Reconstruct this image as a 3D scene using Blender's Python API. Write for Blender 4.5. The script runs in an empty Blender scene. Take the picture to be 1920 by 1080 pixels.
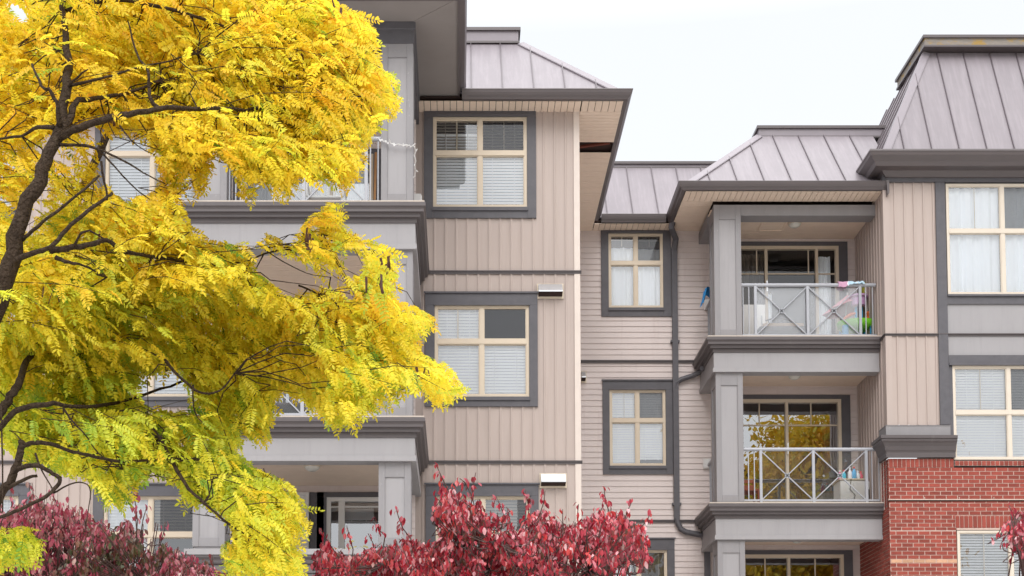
import bpy, math, random
import numpy as np
from mathutils import Vector, Matrix

rnd = random.Random(7)
rng = np.random.default_rng(11)
scene = bpy.context.scene
COL = scene.collection

# ------------------------------------------------------------------ survey of the photograph
# camera 1.6 m above the ground, looking square at the facade with a rising shift lens
FPX, UC, VC, TH, CAMZ = 2700.0, 860.0, 1286.0, math.radians(3.68), 1.6
cT, sT = math.cos(TH), math.sin(TH)
def P(u, v, Y):
    yc = (VC - v) / FPX
    s = Y / (cT - yc * sT)
    return ((u - UC) / FPX * s, Y, CAMZ + (sT + yc * cT) * s)
def X(u, v, Y): return P(u, v, Y)[0]
def Z(v, Y): return P(0, v, Y)[2]
def project(p):                      # world (n,3) -> photo pixels
    p = np.asarray(p)
    d = p[:, 1] * cT + (p[:, 2] - CAMZ) * sT
    h = -p[:, 1] * sT + (p[:, 2] - CAMZ) * cT
    return UC + FPX * p[:, 0] / d, VC - FPX * h / d

YW, YR, YP, YB, YF, YBB = 21.0, 25.7, 23.9, 24.3, 18.6, 20.85

# ------------------------------------------------------------------ mesh helper
class MB:
    def __init__(s): s.v = []; s.f = []; s.m = []
    def add(s, vs, fs, mi=0):
        o = len(s.v); s.v.extend(vs)
        for f in fs: s.f.append([i + o for i in f]); s.m.append(mi)
    def box(s, x0, x1, y0, y1, z0, z1, mi=0):
        if x0 > x1: x0, x1 = x1, x0
        if y0 > y1: y0, y1 = y1, y0
        if z0 > z1: z0, z1 = z1, z0
        s.add([(x0,y0,z0),(x1,y0,z0),(x1,y1,z0),(x0,y1,z0),(x0,y0,z1),(x1,y0,z1),(x1,y1,z1),(x0,y1,z1)],
              [(0,3,2,1),(4,5,6,7),(0,1,5,4),(1,2,6,5),(2,3,7,6),(3,0,4,7)], mi)
    def poly(s, pts, mi=0): s.add(list(pts), [tuple(range(len(pts)))], mi)
    def bar(s, a, b, w, t, up=(0,0,1), mi=0):
        a, b = Vector(a), Vector(b); d = (b - a).normalized(); up = Vector(up)
        r = d.cross(up)
        if r.length < 1e-4: r = d.cross(Vector((1,0,0)))
        r.normalize(); n = r.cross(d).normalized()
        vs = []
        for p in (a, b):
            for i, j in ((-1,-1),(1,-1),(1,1),(-1,1)): vs.append(tuple(p + r*i*w/2 + n*j*t/2))
        s.add(vs, [(0,1,2,3),(7,6,5,4),(0,4,5,1),(1,5,6,2),(2,6,7,3),(3,7,4,0)], mi)
    def tube(s, pts, rad, n=8, mi=0):
        pts = [Vector(p) for p in pts]
        if not hasattr(rad, '__len__'): rad = [rad] * len(pts)
        vs = []; ref = Vector((0.3, 0.9, 0.31))
        for i, p in enumerate(pts):
            d = (pts[min(i+1, len(pts)-1)] - pts[max(i-1, 0)]).normalized()
            a = d.cross(ref)
            if a.length < .05: a = d.cross(Vector((1, 0, 0)))
            a.normalize(); b = d.cross(a)
            for k in range(n):
                t = 2*math.pi*k/n
                vs.append(tuple(p + (a*math.cos(t) + b*math.sin(t)) * rad[i]))
        fs = []
        for i in range(len(pts)-1):
            for k in range(n):
                k2 = (k+1) % n
                fs.append((i*n+k, i*n+k2, (i+1)*n+k2, (i+1)*n+k))
        fs.append(tuple(range(n))[::-1]); fs.append(tuple((len(pts)-1)*n+k for k in range(n)))
        s.add(vs, fs, mi)
    def lathe(s, c, prof, n=20, mi=0):           # prof: (r, z) bottom to top
        vs = []; fs = []
        for r, z in prof:
            for k in range(n):
                t = 2*math.pi*k/n; vs.append((c[0]+r*math.cos(t), c[1]+r*math.sin(t), c[2]+z))
        for i in range(len(prof)-1):
            for k in range(n):
                k2 = (k+1) % n; fs.append((i*n+k, i*n+k2, (i+1)*n+k2, (i+1)*n+k))
        fs.append(tuple(range(n))[::-1]); fs.append(tuple((len(prof)-1)*n+k for k in range(n)))
        s.add(vs, fs, mi)
    def sweep(s, path, prof, z=0.0, mi=0, up=None):  # outward = right-hand side of travel
        n = len(path); rows = []
        for i in range(n):
            ns = []
            if i > 0:
                d = Vector((path[i][0]-path[i-1][0], path[i][1]-path[i-1][1])).normalized(); ns.append(Vector((d.y, -d.x)))
            if i < n-1:
                d = Vector((path[i+1][0]-path[i][0], path[i+1][1]-path[i][1])).normalized(); ns.append(Vector((d.y, -d.x)))
            nn = ns[0] if len(ns) == 1 else (ns[0]+ns[1]) / (1 + ns[0].dot(ns[1]))
            rows.append([(path[i][0]+nn.x*d_, path[i][1]+nn.y*d_, z+z_) for d_, z_ in prof])
        m = len(prof); vs = [p for r in rows for p in r]; fs = []
        for i in range(n-1):
            for k in range(m):
                k2 = (k+1) % m; fs.append((i*m+k, (i+1)*m+k, (i+1)*m+k2, i*m+k2))
        fs.append(tuple(range(m))); fs.append(tuple((n-1)*m+k for k in range(m))[::-1])
        s.add(vs, fs, mi)
    def build(s, name, mats, parent=None, smooth=False, bevel=0):
        me = bpy.data.meshes.new(name); me.from_pydata(s.v, [], s.f)
        if not isinstance(mats, (list, tuple)): mats = [mats]
        for m in mats: me.materials.append(m)
        if len(mats) > 1: me.polygons.foreach_set('material_index', s.m)
        if smooth: me.polygons.foreach_set('use_smooth', [True]*len(s.f))
        me.update()
        o = bpy.data.objects.new(name, me); COL.objects.link(o)
        if parent is not None: setpar(o, parent)
        if bevel:
            b = o.modifiers.new('bevel', 'BEVEL'); b.width = bevel; b.segments = 2; b.limit_method = 'ANGLE'
        return o

def worldloc(o):
    l = Vector(o.location)
    while o.parent is not None: o = o.parent; l = l + Vector(o.location)
    return l
ROOTLOC = {}
def setpar(o, parent):
    o.parent = parent
    r = parent
    while r.parent is not None: r = r.parent
    if parent is r: o.matrix_parent_inverse = Matrix.Translation(-Vector(r.location))
def tag(o, label=None, cat=None, group=None, kind=None):
    if label: o['label'] = label
    if cat: o['category'] = cat
    if group: o['group'] = group
    if kind: o['kind'] = kind
    return o
def thing(name, label, cat, loc, group=None):
    o = bpy.data.objects.new(name, None); COL.objects.link(o); o.location = loc; o.empty_display_size = .2
    return tag(o, label, cat, group)

# ------------------------------------------------------------------ materials
def srgb(r, g, b):
    f = lambda c: (c/255/12.92) if c/255 <= .04045 else ((c/255+.055)/1.055)**2.4
    return (f(r), f(g), f(b))
def N(nt, t, **kw):
    n = nt.nodes.new(t)
    for k, v in kw.items(): setattr(n, k, v)
    return n
def mat(name, col, rough=.6, var=.12, scale=(6,6,6), fine=0, bump=0, bscale=60, metallic=0, spec=.4, island=0, stain=None, bdist=.01):
    """principled paint / vinyl / wood: colour wanders with two world-space noises (dirt, weather), optional bump"""
    m = bpy.data.materials.new(name); m.use_nodes = True; nt = m.node_tree
    bs = nt.nodes['Principled BSDF']; L = nt.links.new
    bs.inputs['Roughness'].default_value = rough; bs.inputs['Metallic'].default_value = metallic
    bs.inputs['Specular IOR Level'].default_value = spec
    geo = N(nt, 'ShaderNodeNewGeometry'); mp = N(nt, 'ShaderNodeMapping'); mp.inputs['Scale'].default_value = scale
    L(geo.outputs['Position'], mp.inputs['Vector'])
    n1 = N(nt, 'ShaderNodeTexNoise'); n1.inputs['Scale'].default_value = 1; n1.inputs['Detail'].default_value = 6; n1.inputs['Roughness'].default_value = .65
    L(mp.outputs[0], n1.inputs['Vector'])
    r1 = N(nt, 'ShaderNodeMapRange'); r1.inputs['From Min'].default_value = .25; r1.inputs['From Max'].default_value = .75
    r1.inputs['To Min'].default_value = 1-var; r1.inputs['To Max'].default_value = 1+var
    L(n1.outputs['Fac'], r1.inputs['Value'])
    fac = r1.outputs[0]
    if island:
        r2 = N(nt, 'ShaderNodeMapRange'); r2.inputs['To Min'].default_value = 1-island; r2.inputs['To Max'].default_value = 1+island
        L(geo.outputs['Random Per Island'], r2.inputs['Value'])
        mu = N(nt, 'ShaderNodeMath', operation='MULTIPLY'); L(fac, mu.inputs[0]); L(r2.outputs[0], mu.inputs[1]); fac = mu.outputs[0]
    vm = N(nt, 'ShaderNodeVectorMath', operation='SCALE'); vm.inputs[0].default_value = col
    L(fac, vm.inputs['Scale']); out = vm.outputs[0]
    if stain:
        sc, amt, scol, lo, hi = stain
        mp2 = N(nt, 'ShaderNodeMapping'); mp2.inputs['Scale'].default_value = sc; L(geo.outputs['Position'], mp2.inputs['Vector'])
        n2 = N(nt, 'ShaderNodeTexNoise'); n2.inputs['Scale'].default_value = 1; n2.inputs['Detail'].default_value = 8; n2.inputs['Roughness'].default_value = .7
        L(mp2.outputs[0], n2.inputs['Vector'])
        r3 = N(nt, 'ShaderNodeMapRange'); r3.inputs['From Min'].default_value = lo; r3.inputs['From Max'].default_value = hi; r3.inputs['To Max'].default_value = amt
        L(n2.outputs['Fac'], r3.inputs['Value'])
        mx = N(nt, 'ShaderNodeMix', data_type='RGBA'); L(r3.outputs[0], mx.inputs['Factor']); L(out, mx.inputs['A']); mx.inputs['B'].default_value = (*scol, 1)
        out = mx.outputs['Result']
    L(out, bs.inputs['Base Color'])
    if bump:
        nb = N(nt, 'ShaderNodeTexNoise'); nb.inputs['Scale'].default_value = bscale; nb.inputs['Detail'].default_value = 4
        L(geo.outputs['Position'], nb.inputs['Vector'])
        bp = N(nt, 'ShaderNodeBump'); bp.inputs['Strength'].default_value = bump; bp.inputs['Distance'].default_value = bdist
        L(nb.outputs['Fac'], bp.inputs['Height']); L(bp.outputs[0], bs.inputs['Normal'])
    return m
A = .80
def alb(r, g, b, k=A):
    c = srgb(r, g, b); return tuple(x*k for x in c)
M = {}
M['beige'] = mat('beige_siding', alb(190,174,166), .55, .05, (3,3,.6), stain=((9,9,.45), .36, alb(158,138,128), .5, .8))
M['pink'] = mat('lap_siding', alb(224,211,207), .55, .05, (2,2,2), stain=((3.6,3.6,.35), .42, alb(160,128,124), .55, .8))
M['corner'] = mat('corner_board', alb(226,212,202), .55, .05)
M['soffit'] = mat('soffit_vinyl', alb(228,208,190,1.0), .6, .05)
M['soffit_grey'] = mat('soffit_panel', alb(150,143,140), .6, .06, (2,2,2))
M['dark'] = mat('trim_paint', alb(95,93,98), .55, .14, (8,8,8), bump=.15, stain=((14,14,14), .35, alb(140,138,142), .62, .75))
M['gutter'] = mat('gutter_metal', alb(96,88,89), .35, .08, (1.5,1.5,6), spec=.5)
M['cornice'] = mat('cornice_paint', alb(94,87,88), .45, .08, (3,3,3), stain=((7,7,2), .25, alb(150,145,142), .6, .8))
M['grey'] = mat('column_paint', alb(149,146,148), .6, .07, (5,5,1.5), bump=.1, stain=((22,22,12), .45, alb(200,198,195), .62, .72))
M['panel'] = mat('panel_paint', alb(165,162,164), .6, .05, (3,3,1), stain=((12,12,.7), .4, alb(138,135,135), .52, .78))
M['cream'] = mat('window_vinyl', alb(222,206,184), .45, .04)
M['ivory'] = mat('ivory_vinyl', alb(226,214,198), .45, .04)
M['white'] = mat('white_paint', alb(232,230,228), .5, .03)
M['blind'] = mat('blind_slat', (.90,.91,.94), .5, .02)
M['blind_tan'] = mat('tan_blind_slat', alb(176,166,154), .5, .04)
M['curtain'] = mat('curtain_cloth', (.90,.92,.96), .8, .02, (2,2,1))
M['curtain_dark'] = mat('dark_curtain_cloth', alb(110,98,88), .85, .1, (2,2,1))
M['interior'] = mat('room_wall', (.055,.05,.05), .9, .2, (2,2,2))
M['rail'] = mat('railing_metal', alb(178,180,187), .4, .05, metallic=0, spec=.5)
M['sill'] = mat('deck_edge', alb(205,192,180), .6, .08, (6,6,6))
M['steel'] = mat('stainless', (.62,.63,.65), .28, .06, (12,3,3), metallic=1)
M['bark'] = mat('locust_bark', (.058,.040,.028), .9, .5, (60,60,16), bump=1.0, bscale=55, bdist=.05, spec=.1, stain=((45,45,12), .6, (.09,.07,.045), .55, .7))
M['twig'] = mat('dogwood_bark', (.09,.05,.045), .85, .3, (30,30,10), bump=.5)
M['glassw'] = mat('lamp_glass', alb(225,222,214), .25, .02)
M['mortar'] = mat('mortar', alb(216,190,178), .9, .1, (20,20,20), bump=.4)
M['brick'] = mat('red_brick', alb(152,72,60), .85, .16, (9,9,9), bump=.6, bscale=80, island=.22, stain=((5,5,5), .3, alb(196,120,110), .55, .75))
M['tanbrick'] = mat('tan_brick', alb(206,160,130), .85, .14, (9,9,9), bump=.6, bscale=80, island=.15)
M['mosswood'] = mat('weathered_fascia', alb(150,142,134), .8, .22, (5,5,18), bump=.5, stain=((4.5,4.5,7), .8, alb(178,142,58), .5, .6))
M['void_shadow_dark'] = mat('void_and_shadow_dark', (.03,.015,.012), .9, .2)  # attic void, vent mouths, and the shadow strip painted under the brick ledge

# standing seam metal: per-panel tint plus run-off streaks down the slope
def roof_mat():
    m = mat('seam_roof_metal', alb(139,131,136), .45, .05, (4,4,4), spec=.45, island=.03,
            stain=((16,1.2,1.2), .5, alb(172,163,168), .45, .8))
    return m
M['roof'] = roof_mat()
M['seam'] = mat('seam_metal', alb(104,94,99), .4, .08)
M['ridge'] = mat('cap_flashing', alb(150,142,148), .42, .07, (4,4,4))

def glass_mat(name, fac, tint=(.96,.98,.98), rough=0.0, haze=0):
    m = bpy.data.materials.new(name); m.use_nodes = True; nt = m.node_tree; nt.nodes.clear(); L = nt.links.new
    o = N(nt, 'ShaderNodeOutputMaterial'); tr = N(nt, 'ShaderNodeBsdfTransparent'); tr.inputs[0].default_value = (*tint, 1)
    gl = N(nt, 'ShaderNodeBsdfGlossy'); gl.inputs['Roughness'].default_value = rough; gl.inputs['Color'].default_value = (.95,.97,1,1)
    geo = N(nt, 'ShaderNodeNewGeometry'); nz = N(nt, 'ShaderNodeTexNoise'); nz.inputs['Scale'].default_value = 1.3; nz.inputs['Detail'].default_value = 1
    L(geo.outputs['Position'], nz.inputs['Vector'])
    bp = N(nt, 'ShaderNodeBump'); bp.inputs['Strength'].default_value = .12; bp.inputs['Distance'].default_value = .02
    L(nz.outputs['Fac'], bp.inputs['Height']); L(bp.outputs[0], gl.inputs['Normal'])
    fr = N(nt, 'ShaderNodeFresnel'); fr.inputs['IOR'].default_value = 1.5
    ad = N(nt, 'ShaderNodeMath', operation='ADD', use_clamp=True); L(fr.outputs[0], ad.inputs[0]); ad.inputs[1].default_value = fac
    mx = N(nt, 'ShaderNodeMixShader'); L(ad.outputs[0], mx.inputs[0]); L(tr.outputs[0], mx.inputs[1]); L(gl.outputs[0], mx.inputs[2])
    out = mx.outputs[0]
    if haze:
        df = N(nt, 'ShaderNodeBsdfDiffuse'); df.inputs[0].default_value = (.78,.8,.84,1)
        m2 = N(nt, 'ShaderNodeMixShader'); m2.inputs[0].default_value = haze; L(out, m2.inputs[1]); L(df.outputs[0], m2.inputs[2]); out = m2.outputs[0]
    L(out, o.inputs[0]); return m
M['glass'] = glass_mat('window_glass', .14)
M['glass_door'] = glass_mat('coated_glass', .30)
M['glass_plain'] = glass_mat('plain_glass', .02)
M['railglass'] = glass_mat('railing_glass', .04, haze=.26)
M['railglass_clear'] = glass_mat('clear_railing_glass', .02, haze=.03)
def screen_mat():
    m = bpy.data.materials.new('insect_mesh'); m.use_nodes = True; nt = m.node_tree; nt.nodes.clear(); L = nt.links.new
    o = N(nt, 'ShaderNodeOutputMaterial'); tr = N(nt, 'ShaderNodeBsdfTransparent'); df = N(nt, 'ShaderNodeBsdfDiffuse'); df.inputs[0].default_value = (.05,.05,.055,1)
    mx = N(nt, 'ShaderNodeMixShader'); mx.inputs[0].default_value = .42; L(tr.outputs[0], mx.inputs[1]); L(df.outputs[0], mx.inputs[2]); L(mx.outputs[0], o.inputs[0]); return m
M['screen'] = screen_mat()
def plain(name, rgb, rough=.45): return mat(name, rgb, rough, .05, (8,8,8))

# ------------------------------------------------------------------ apartment building
bld = thing('apartment_building', 'beige and grey four storey apartment building with metal roofs, balconies and brick pier', 'building', (0, 22, 0))

def cuts(a0, a1, z0, z1, holes):
    zs = sorted({z0, z1, *[min(max(h[k], z0), z1) for h in holes for k in (2,3)]})
    out = []
    for za, zb in zip(zs, zs[1:]):
        if zb - za < 1e-4: continue
        zm = (za+zb)/2; segs = [(a0, a1)]
        for h in holes:
            if h[2] < zm < h[3]:
                ns = []
                for s0, s1 in segs:
                    if h[0] > s0: ns.append((s0, min(s1, h[0])))
                    if h[1] < s1: ns.append((max(s0, h[1]), s1))
                segs = [q for q in ns if q[1]-q[0] > 1e-4]
        out += [(a, b, za, zb) for a, b in segs]
    return out
def front(Y): return lambda a, d, z: (a, Y-d, z)
def leftface(x): return lambda a, d, z: (x-d, a, z)
def rightface(x): return lambda a, d, z: (x+d, a, z)
def vsiding(mb, mp, a0, a1, z0, z1, holes=(), per=.1635, ph=0.0, mi=0):
    prof = [(0,0),(.116,0),(.1175,.015),(.139,.015),(.1435,.003),(per,0)]
    for s0, s1, za, zb in cuts(a0, a1, z0, z1, holes):
        k = math.floor((s0-ph)/per); pts = []
        while ph + k*per < s1:
            for x, d in prof[:-1]: pts.append((ph+k*per+x, d))
            k += 1
        xs = [p[0] for p in pts] + [ph+k*per]; ds = [p[1] for p in pts] + [0]
        inn = [(x, d) for x, d in zip(xs, ds) if s0 < x < s1]
        line = [(s0, float(np.interp(s0, xs, ds)))] + inn + [(s1, float(np.interp(s1, xs, ds)))]
        vs = []
        for x, d in line: vs += [mp(x, d, za), mp(x, d, zb)]
        mb.add(vs, [(2*i, 2*i+2, 2*i+3, 2*i+1) for i in range(len(line)-1)], mi)
def lapsiding(mb, mp, a0, a1, z0, z1, holes=(), per=.105, ph=0.0, mi=0):
    for s0, s1, za, zb in cuts(a0, a1, z0, z1, holes):
        k = math.floor((za-ph)/per)
        while ph + k*per < zb:
            b = max(za, ph+k*per); t = min(zb, ph+(k+1)*per)
            db = .014*(1-(b-ph-k*per)/per); dt = .014*(1-(t-ph-k*per)/per)
            mb.add([mp(s0,db,b), mp(s1,db,b), mp(s1,dt,t), mp(s0,dt,t), mp(s0,0,b), mp(s1,0,b)], [(0,1,2,3),(4,5,1,0)], mi)
            k += 1
def brickwork(mb, mp, a0, a1, z0, z1, holes=(), L=.19, H=.0675, ph=0.0, tan_rows=()):
    for s0, s1, za, zb in cuts(a0, a1, z0, z1, holes):
        mb.add([mp(s0,0,za), mp(s1,0,za), mp(s1,0,zb), mp(s0,0,zb)], [(0,1,2,3)], 0)
        k = math.floor((za-z1)/H)
        while z1 + k*H < zb:
            b = max(za, z1+k*H+.012); t = min(zb, z1+(k+1)*H)
            if t - b > .015:
                off = ph + (L/2 if k % 2 else 0); j = math.floor((s0-off)/L)
                while off + j*L < s1:
                    l = max(s0+.001, off+j*L+.014); r = min(s1-.001, off+(j+1)*L)
                    if r - l > .02:
                        pr = .007 + rnd.uniform(-.002,.002)
                        q = [mp(l,pr,b),mp(r,pr,b),mp(r,pr,t),mp(l,pr,t),mp(l,-.01,b),mp(r,-.01,b),mp(r,-.01,t),mp(l,-.01,t)]
                        mb.add(q, [(0,1,2,3),(0,4,5,1),(1,5,6,2),(2,6,7,3),(3,7,4,0)], 2 if k in tan_rows else 1)
                    j += 1
            k += 1
def soldier(mb, mp, a0, a1, z0, z1, W=.075):
    mb.add([mp(a0,.002,z0), mp(a1,.002,z0), mp(a1,.002,z1), mp(a0,.002,z1)], [(0,1,2,3)], 0)
    n = max(1, round((a1-a0)/W)); w = (a1-a0)/n
    for i in range(n):
        l = a0+i*w+.006; r = a0+(i+1)*w-.006; pr = .012+rnd.uniform(-.002,.002)
        q = [mp(l,pr,z0+.006),mp(r,pr,z0+.006),mp(r,pr,z1-.006),mp(l,pr,z1-.006),mp(l,-.01,z0+.006),mp(r,-.01,z0+.006),mp(r,-.01,z1-.006),mp(l,-.01,z1-.006)]
        mb.add(q, [(0,1,2,3),(0,4,5,1),(1,5,6,2),(2,6,7,3),(3,7,4,0)], 1)
def strips(mb, x0, x1, y0, y1, z, along, w=.1, gap=.008, th=.014, skip=None, mi=0, clip=None):
    """vinyl soffit boards lying flat at height z, running along 'x' or 'y'"""
    a, b = (y0, y1) if along == 'x' else (x0, x1)
    n = max(1, round((b-a)/w)); s = (b-a)/n
    for i in range(n):
        l, r = a+i*s+gap/2, a+(i+1)*s-gap/2
        if skip and skip[0] < (l+r)/2 < skip[1]: continue
        if along == 'x': mb.box(x0, x1, l, r, z, z+th, mi)
        else: mb.box(l, r, y0, y1, z, z+th, mi)

# ---- windows
def rect(u0, v0, u1, v1, Y):
    vm = (v0+v1)/2
    return X(u0, vm, Y), X(u1, vm, Y), Z(v1, Y), Z(v0, Y)
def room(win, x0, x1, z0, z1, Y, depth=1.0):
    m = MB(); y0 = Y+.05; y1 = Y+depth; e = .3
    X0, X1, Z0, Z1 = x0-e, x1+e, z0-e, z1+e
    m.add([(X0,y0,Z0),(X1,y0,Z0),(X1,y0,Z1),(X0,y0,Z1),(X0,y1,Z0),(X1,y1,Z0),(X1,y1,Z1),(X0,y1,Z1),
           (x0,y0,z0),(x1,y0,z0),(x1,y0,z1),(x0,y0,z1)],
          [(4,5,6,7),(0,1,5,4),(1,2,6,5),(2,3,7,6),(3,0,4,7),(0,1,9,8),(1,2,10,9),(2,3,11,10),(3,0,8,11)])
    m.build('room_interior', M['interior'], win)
def slats(m, x0, x1, z0, z1, y, per=.046, tilt=62, mi=0):
    n = max(1, int((z1-z0)/per)); c, s = math.cos(math.radians(tilt)), math.sin(math.radians(tilt))
    for i in range(n):
        z = z1 - (i+.5)*per; h = .0275
        dy, dz = c*h, s*h
        jit = rnd.uniform(-.002,.002)
        a = (x0, y-dy, z-dz+jit); b = (x1, y-dy, z-dz-jit*.5); cc = (x1, y+dy, z+dz); d = (x0, y+dy, z+dz)
        m.add([a,b,cc,d,(x0,y-dy,z-dz-.002),(x1,y-dy,z-dz-.002)], [(0,1,2,3),(4,5,1,0)], mi)
    m.box(x0, x1, y-.02, y+.02, z1-.005, z1+.03, mi)
    for x in (x0+(x1-x0)*.25, x0+(x1-x0)*.75): m.box(x-.004, x+.004, y-.03, y-.028, z0, z1, mi)
def drape(m, x0, x1, z0, z1, y, waves, amp=.03, seed=0, mi=0):
    r = random.Random(seed); n = int(waves*10)+2; vs = []; ph = r.uniform(0,6)
    for i in range(n+1):
        t = i/n; x = x0+(x1-x0)*t
        d = amp*math.sin(t*waves*2*math.pi+ph+1.5*math.sin(t*7+ph)) + amp*.5*math.sin(t*waves*4.3*math.pi+ph*2)
        vs += [(x, y+d*.7, z1), (x+.01*math.sin(t*9+ph), y+d*1.1, (z0+z1)/2), (x, y+d*1.2, z0)]
    fs = []
    for i in range(n):
        for k in (0,1): fs.append((3*i+k, 3*i+k+1, 3*i+k+4, 3*i+k+3))
    m.add(vs, fs, mi)
ALLH = {}
def window(key, trim, frame, Y, vmid, umid, blinds, screen=None, trim_mat='dark', sill=True, tw=True, bars=(), fm='cream'):
    x0, x1, z0, z1 = rect(*frame, Y); tx0, tx1, tz0, tz1 = rect(*trim, Y)
    if tx1 - x1 < 0: tx1 = x1 + .15
    ALLH.setdefault(key, []).append((x0-.01, x1+.01, z0-.01, z1+.01))
    zm = Z(vmid, Y); vm = (frame[1]+frame[3])/2
    xs = [X(u, vm, Y) for u in umid]
    f = MB(); w = .038; yf, yb = Y-.012, Y+.05
    f.box(x0, x1, yf, yb, z1-w, z1); f.box(x0, x1, yf, yb, z0, z0+w)
    f.box(x0, x0+w, yf+.001, yb, z0+w, z1-w); f.box(x1-w, x1, yf+.001, yb, z0+w, z1-w)
    f.box(x0+w, x1-w, yf-.006, yb, zm-.042, zm+.03)
    for x in xs:
        f.box(x-.03, x+.03, yf+.002, yb, z0+w, zm-.042); f.box(x-.03, x+.03, yf+.002, yb, zm+.03, z1-w)
    ed = [x0+w] + [q for x in xs for q in (x-.03, x+.03)] + [x1-w]
    for i in range(0, len(ed), 2):                      # sash beads
        for za, zb in ((z0+w, zm-.042), (zm+.03, z1-w)):
            f.box(ed[i], ed[i]+.014, yf+.012, yb, za, zb); f.box(ed[i+1]-.014, ed[i+1], yf+.012, yb, za, zb)
            f.box(ed[i]+.014, ed[i+1]-.014, yf+.012, yb, zb-.014, zb); f.box(ed[i]+.014, ed[i+1]-.014, yf+.012, yb, za, za+.014)
    for (ua, va, ub, vb) in bars:
        ax0, ax1, az0, az1 = rect(ua, va, ub, vb, Y); f.box(ax0, ax1, Y+.026, Y+.034, az0, az1)
    win = f.build('window', M[fm], bld)
    g = MB()
    for i in range(0, len(ed), 2):
        for za, zb in ((z0+w, zm-.042), (zm+.03, z1-w)):
            g.poly([(ed[i],Y+.02,za),(ed[i+1],Y+.02,za),(ed[i+1],Y+.02,zb),(ed[i],Y+.02,zb)])
    g.build('pane', M['glass'], win)
    if tw:
        t = MB(); p = .035
        t.box(tx0, tx1, Y-p, Y+.02, z1+.002, tz1); t.box(tx0, x0-.002, Y-p, Y+.02, tz0, z1+.0); t.box(x1+.002, tx1, Y-p, Y+.02, tz0, z1+.0)
        t.box(x0, x1, Y-p+.003, Y+.02, tz0, z0-.055)
        t.box(tx0-.02, tx1+.02, Y-p-.025, Y-p+.004, tz1-.012, tz1+.012)
        t.box(x0-.01, x1+.01, Y-p-.02, Y-p+.01, z1-.008, z1+.03)
        if sill: t.box(x0-.012, x1+.012, Y-.055, Y+.03, z0-.055, z0-.002)
        t.build('trim', M[trim_mat], win)
    for b in blinds:
        kind, ua, va, ub, vb, mt = b
        bx0, bx1, bz0, bz1 = rect(ua, va, ub, vb, Y); m = MB()
        if kind == 'slat': slats(m, bx0, bx1, bz0, bz1, Y+.075); m.build('blind', M[mt], win)
        elif kind == 'open': slats(m, bx0, bx1, bz0, bz1, Y+.075, tilt=42); m.build('blind', M[mt], win)
        else: drape(m, bx0, bx1, bz0, bz1, Y+.10, max(2, (bx1-bx0)/.22), amp=.02, seed=int(ua)); m.build('curtain', M[mt], win, smooth=True)
    if screen:
        sx0, sx1, sz0, sz1 = rect(*screen, Y); m = MB()
        m.poly([(sx0,Y+.008,sz0),(sx1,Y+.008,sz0),(sx1,Y+.008,sz1),(sx0,Y+.008,sz1)]); m.build('insect_screen', M['screen'], win)
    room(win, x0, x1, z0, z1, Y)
    return win

# right wing, Y = 21
window('W', (795,208,1005,410), (812,220,988,390), YW, 287, [900],
       [('open',814,222,898,287,'blind_tan'),('slat',816,289,898,388,'blind'),('open',903,222,986,287,'blind_tan'),('slat',903,289,986,388,'blind'),('slat',816,252,898,285,'blind')],
       screen=(905,224,984,283), bars=((855,222,858,284),(944,222,946,284)))
window('W', (797,550,1008,763), (815,573,992,745), YW, 640, [903],
       [('slat',817,575,902,743,'blind'),('slat',906,642,990,743,'blind')], screen=(907,577,988,636), bars=((857,575,860,636),))
window('W', (798,908,1010,1125), (817,930,994,1105), YW, 1002, [905],
       [('slat',819,932,904,1103,'blind'),('open',908,932,992,1103,'blind_tan')], screen=(970,934,990,1000))
# left wing, Y = 21
window('W', (178,236,394,410), (198,250,374,390), YW, 288, [286],
       [('slat',200,252,285,388,'blind'),('slat',288,252,372,388,'blind')])
window('W', (176,550,392,763), (196,573,372,745), YW, 640, [284],
       [('slat',198,575,283,743,'blind'),('slat',287,575,370,743,'blind')], screen=(288,577,368,636))
window('W', (174,908,390,1125), (194,930,370,1105), YW, 1002, [282],
       [('slat',196,932,281,1103,'blind'),('open',285,932,368,1002,'blind_tan')], screen=(300,934,366,998))
window('W', (-160,208,58,410), (-140,220,38,390), YW, 287, [-51], [('slat',-138,222,-53,388,'blind'),('slat',-49,222,36,388,'blind')])
window('W', (-162,550,56,763), (-142,573,36,745), YW, 640, [-53], [('slat',-140,575,-55,743,'blind'),('slat',-51,575,34,743,'blind')])
window('W', (-164,908,54,1125), (-144,930,34,1105), YW, 1002, [-55], [('slat',-142,932,-57,1103,'blind'),('slat',-53,932,32,1103,'blind')])
# recess wall, Y = 25.7
window('R', (1127,427,1258,594), (1141,438,1243,578), YR, 493, [1192],
       [('drape',1144,461,1190,576,'curtain'),('drape',1195,464,1240,576,'curtain'),('drape',1144,438,1240,462,'curtain_dark')],
       screen=(1195,440,1241,488), bars=((1144,449,1190,450),(1195,450,1241,451),(1165,440,1167,461),(1217,440,1218,462)))
window('R', (1130,714,1262,890), (1143,731,1248,874), YR, 788, [1195],
       [('slat',1146,733,1194,872,'blind'),('slat',1198,733,1246,862,'blind')], screen=(1198,733,1245,784), bars=((1170,733,1171,784),))
window('R', (1132,1010,1265,1190), (1149,1031,1251,1175), YR, 1090, [1198],
       [('slat',1151,1033,1185,1173,'blind'),('slat',1201,1033,1249,1173,'blind_tan')], screen=(1201,1033,1249,1086), bars=((1172,1033,1174,1088),(1234,1033,1236,1088)))
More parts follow.
